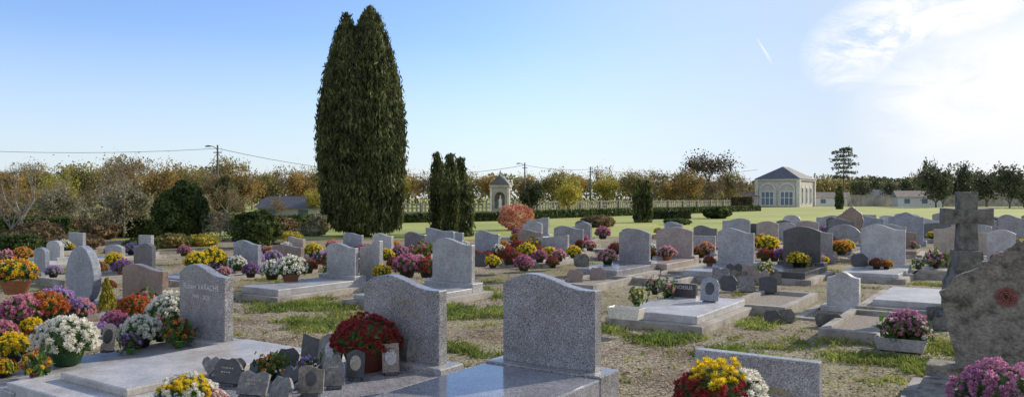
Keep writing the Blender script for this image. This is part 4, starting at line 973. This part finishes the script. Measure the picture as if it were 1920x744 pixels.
def balustrade(a, b, h, label):
    a = Vector((*a, 0)); b = Vector((*b, 0)); L_ = (b - a).length; an = math.atan2(b.y - a.y, b.x - a.x)
    e = empty('balustrade_fence', (a + b) / 2, an, label, 'fence')
    boxes('footing', [(-L_ / 2, L_ / 2, -.12, .12, -.05, .25)], M['concrete'], e, 0)
    boxes('rail', [(-L_ / 2, L_ / 2, -.1, .1, h - .12, h), (-L_ / 2, L_ / 2, -.07, .07, h * .55, h * .55 + .07)], M['concrete'], e, 0)
    k = int(L_ / .5); o = boxes('balusters', [(-L_ / 2 + j * .5, -L_ / 2 + j * .5 + .16, -.06, .06, .247, h - .117) for j in range(k)], M['concrete'], e, 0); o['kind'] = 'stuff'
    k = int(L_ / 4); o = boxes('posts', [(-L_ / 2 + j * 4, -L_ / 2 + j * 4 + .26, -.16, .16, -.05, h + .1) for j in range(k)], M['concrete'], e, 0); o['kind'] = 'stuff'
balustrade(D(495, 70), D(920, 84), 1.1, 'weathered concrete balustrade fence before plane trees')
balustrade(D(962, 86), D(1410, 128), 1.25, 'weathered concrete balustrade fence before plane trees')
bX, bY = D(1497, 134)
e = empty('pavilion_building', (bX, bY, 0), -A, 'square stone pavilion with arched windows and hipped slate roof', 'building')
W_, L_, Hh = 7.2, 11.5, 4.7
boxes('wall', [(-W_, 0, 0, L_, -.1, Hh)], M['plaster'], e, 0)
boxes('cornice', [(-W_ - .25, .25, -.25, L_ + .25, Hh - .003, Hh + .28)], M['stonetrim'], e, 0)
for cx_, cy_ in ((-W_, 0), (0, 0), (0, L_)):
    boxes('pilaster', [(cx_ - .3, cx_ + .3, cy_ - .3, cy_ + .3, -.1, Hh - .006)], M['stonetrim'], e, 0)
z0 = Hh + .277; ov = .4; V = [(-W_ - ov, -ov, z0), (ov, -ov, z0), (ov, L_ + ov, z0), (-W_ - ov, L_ + ov, z0), (-W_ / 2, W_ / 2, z0 + 2.3), (-W_ / 2, L_ - W_ / 2, z0 + 2.3)]
mk('roof', V, [(0, 1, 4), (1, 2, 5, 4), (2, 3, 5), (3, 0, 4, 5), (3, 2, 1, 0)], M['slate'], e)
def arch_pts(w_, h_, n=12): return [(-w_ / 2, 0), (w_ / 2, 0)] + [(w_ / 2 * math.cos(math.pi * i / n), h_ - w_ / 2 + w_ / 2 * math.sin(math.pi * i / n)) for i in range(n + 1)]
for cx_ in (-5.3, -1.95):
    o = prism('window', arch_pts(2.9, 4.2), -.06, .05, M['stonetrim'], e, 0); o.location = (cx_, -.05, .1)
    g_ = prism('glass', arch_pts(2.3, 3.8), -.02, .02, M['glass'], o, 0); g_.location = (0, -.06, .1)
    boxes('frame', [(x_ - .06, x_ + .06, -.13, -.085, .1, 2.55) for x_ in (-1.09, -.38, .38, 1.09)] + [(-1.15, 1.15, -.14, -.083, 1.5, 1.6), (-1.15, 1.15, -.14, -.083, 2.56, 2.7), (-1.15, 1.15, -.14, -.083, .1, .25)], M['whitepaint'], o, 0)
    o2 = prism('fanlight_infill', [(1.1 * math.cos(math.pi * i / 12), 2.7 + 1.1 * math.sin(math.pi * i / 12)) for i in range(13)], -.12, -.084, M['plaster'], o, 0)
for cy_ in (2.6, 5.7, 8.8):
    o = prism('window', arch_pts(1.7, 3.4), -.05, .05, M['stonetrim'], e, 0); o.rotation_euler = (0, 0, math.pi / 2); o.location = (.03, cy_, .5)
    g_ = prism('glass', arch_pts(1.1, 2.8), -.02, .02, M['glass'], o, 0); g_.location = (0, -.05, .15)
def house(px, d, w_, L_, h, rh, wm, rm, label, rz=-.3):
    X, Y = D(px, d); e = empty('low_building', (X, Y, 0), rz, label, 'building')
    boxes('wall', [(-w_ / 2, w_ / 2, 0, L_, -.1, h)], M[wm], e, 0)
    V = [(-w_ / 2 - .3, -.3, h - .02), (w_ / 2 + .3, -.3, h - .02), (w_ / 2 + .3, L_ + .3, h - .02), (-w_ / 2 - .3, L_ + .3, h - .02), (-w_ / 2 - .3, L_ / 2, h + rh), (w_ / 2 + .3, L_ / 2, h + rh)]
    mk('roof', V, [(0, 1, 5, 4), (2, 3, 4, 5), (0, 4, 3), (1, 2, 5)], M[rm], e)
    boxes('window', [(x_, x_ + .9, -.03, -.004, h * .35, h * .8) for x_ in np.arange(-w_ / 2 + 1, w_ / 2 - 1.2, 2.8)], M['glass'], e, 0)
house(1725, 136, 7, 6, 1.8, 1.1, 'whitepaint', 'tile', 'low white building with tiled roof by the wall')
house(1560, 145, 6, 5, 1.7, 1.0, 'whitepaint', 'tile', 'low white outbuilding with tiled roof')
house(1650, 175, 9, 6, 2.2, 1.3, 'plaster', 'slate', 'low beige house with grey roof')
house(1880, 170, 10, 6, 2.4, 1.2, 'plaster', 'slate', 'low pale building with slate roof')
house(1406, 138, 2.4, 4, 2.0, .7, 'plaster', 'tile', 'small lean-to beside the pavilion')
house(545, 66, 6.2, 4, .8, 1.0, 'plaster', 'slate', 'low shed with weathered grey roof', -.2)
sX, sY = D(939, 64); e = empty('stone_shrine', (sX, sY, 0), -math.radians(12), 'small stone shrine with pediment and arched niche holding a statue', 'shrine'); e.scale = (.86, .86, 1)
boxes('base', [(-1.0, 1.0, -.7, .7, -.05, .35)], M['stonetrim'], e, .02)
boxes('wall', [(-.85, -.52, -.5, .5, .347, 2.55), (.52, .85, -.5, .5, .347, 2.55), (-.518, .518, .2, .5, .347, 2.55), (-.518, .518, -.5, .197, .347, .8)], M['wall'], e, .01)
ar = [(-.518, 2.55), (-.518, 1.7)] + [(-.518 * math.cos(math.pi * i / 12), 1.7 + .45 * math.sin(math.pi * i / 12)) for i in range(1, 12)] + [(.518, 1.7), (.518, 2.55)]
prism('arch', ar, -.5, .15, M['wall'], e, 0)
boxes('pilaster', [(-.95, -.75, -.58, -.503, .347, 2.5), (.75, .95, -.58, -.503, .347, 2.5)], M['stonetrim'], e, 0)
boxes('cornice', [(-1.0, 1.0, -.65, .6, 2.547, 2.72)], M['wall'], e, 0)
prism('pediment', [(-1.0, 0), (1.0, 0), (.55, .45), (.0, .85), (-.55, .45)], -.62, .55, M['slate'], e, .01).location = (0, 0, 2.717)
prism('finial', [(-.05, 0), (.05, 0), (.05, .15), (.14, .15), (.14, .23), (.05, .23), (.05, .4), (-.05, .4), (-.05, .23), (-.14, .23), (-.14, .15), (-.05, .15)], -.04, .04, M['wall'], e, 0).location = (0, -.2, 3.53)
lathe('statue', [(.2, 0), (.22, .1), (.17, .35), (.2, .6), (.18, .75), (.07, .82), (.06, .86), (.1, .93), (.1, 1.02), (.05, 1.08)], 12, M['whitepaint'], e).location = (0, -.15, .8)

# ------------------------------------------------------------ poles & wires
def lamp_pole(px, d, ytop, side, label, lamp=True):
    X, Y = D(px, d); Hp = ZT(ytop, d); e = empty('street_lamp' if lamp else 'utility_pole', (X, Y, 0), 0, label, 'street lamp' if lamp else 'utility pole')
    lathe('pole', [(.13, -.1), (.075, Hp)], 8, M['metal'], e)
    boxes('crossbar', [(-.35, .35, -.04, .04, Hp - .7, Hp - .62)], M['metal'], e, 0)
    if lamp:
        V, Fc = tubes([((0, 0, Hp - .4), (side * .4, 0, Hp - .12), .04, .03), ((side * .4, 0, Hp - .12), (side * .65, 0, Hp - .1), .03, .03)], 6); mk('arm', V, Fc, M['metal'], e)
        prism('lamp_head', [(-.3, 0), (.26, .02), (.26, .1), (0, .15), (-.26, .09)], -.08, .08, M['metal'], e, .01).location = (side * .8, 0, Hp - .17)
    return X, Y, Hp
p1 = lamp_pole(408, 68, 272, -1, 'street lamp on a tall dark utility pole')
p2 = lamp_pole(984, 98, 305, -1, 'street lamp on a distant utility pole')
p3 = lamp_pole(1107, 100, 313, 1, 'plain wooden utility pole', False)
def wire(a, b, sag, r):
    pts = [Vector(a).lerp(Vector(b), i / 16) - Vector((0, 0, sag * 4 * (i / 16) * (1 - i / 16))) for i in range(17)]
    V, Fc = tubes([(pts[i], pts[i + 1], r, r) for i in range(16)], 4); o = mk('overhead_wire', V, Fc, M['wire']); tag(o, 'thin black overhead power cable between poles', 'cable', 'overhead cables')
def wp(px, py, d): X, Y = D(px, d); return (X, Y, ZT(py, d))
wire(wp(-150, 277, 64), (p1[0], p1[1], p1[2] - .3), .4, .022)
wire((p1[0], p1[1], p1[2] - .3), (p2[0], p2[1], p2[2] - .3), 1.7, .026)
wire((p2[0], p2[1], p2[2] - .3), (p3[0], p3[1], p3[2] - .3), .3, .024)
wire((p3[0], p3[1], p3[2] - .3), wp(1420, 318, 140), .8, .03)
wire((p1[0], p1[1], p1[2] - .7), wp(360, 330, 80), .4, .018)
wire((p1[0], p1[1], p1[2] - .7), wp(470, 325, 80), .4, .018)
print('graves', len(GR), 'objects', len(bpy.data.objects))
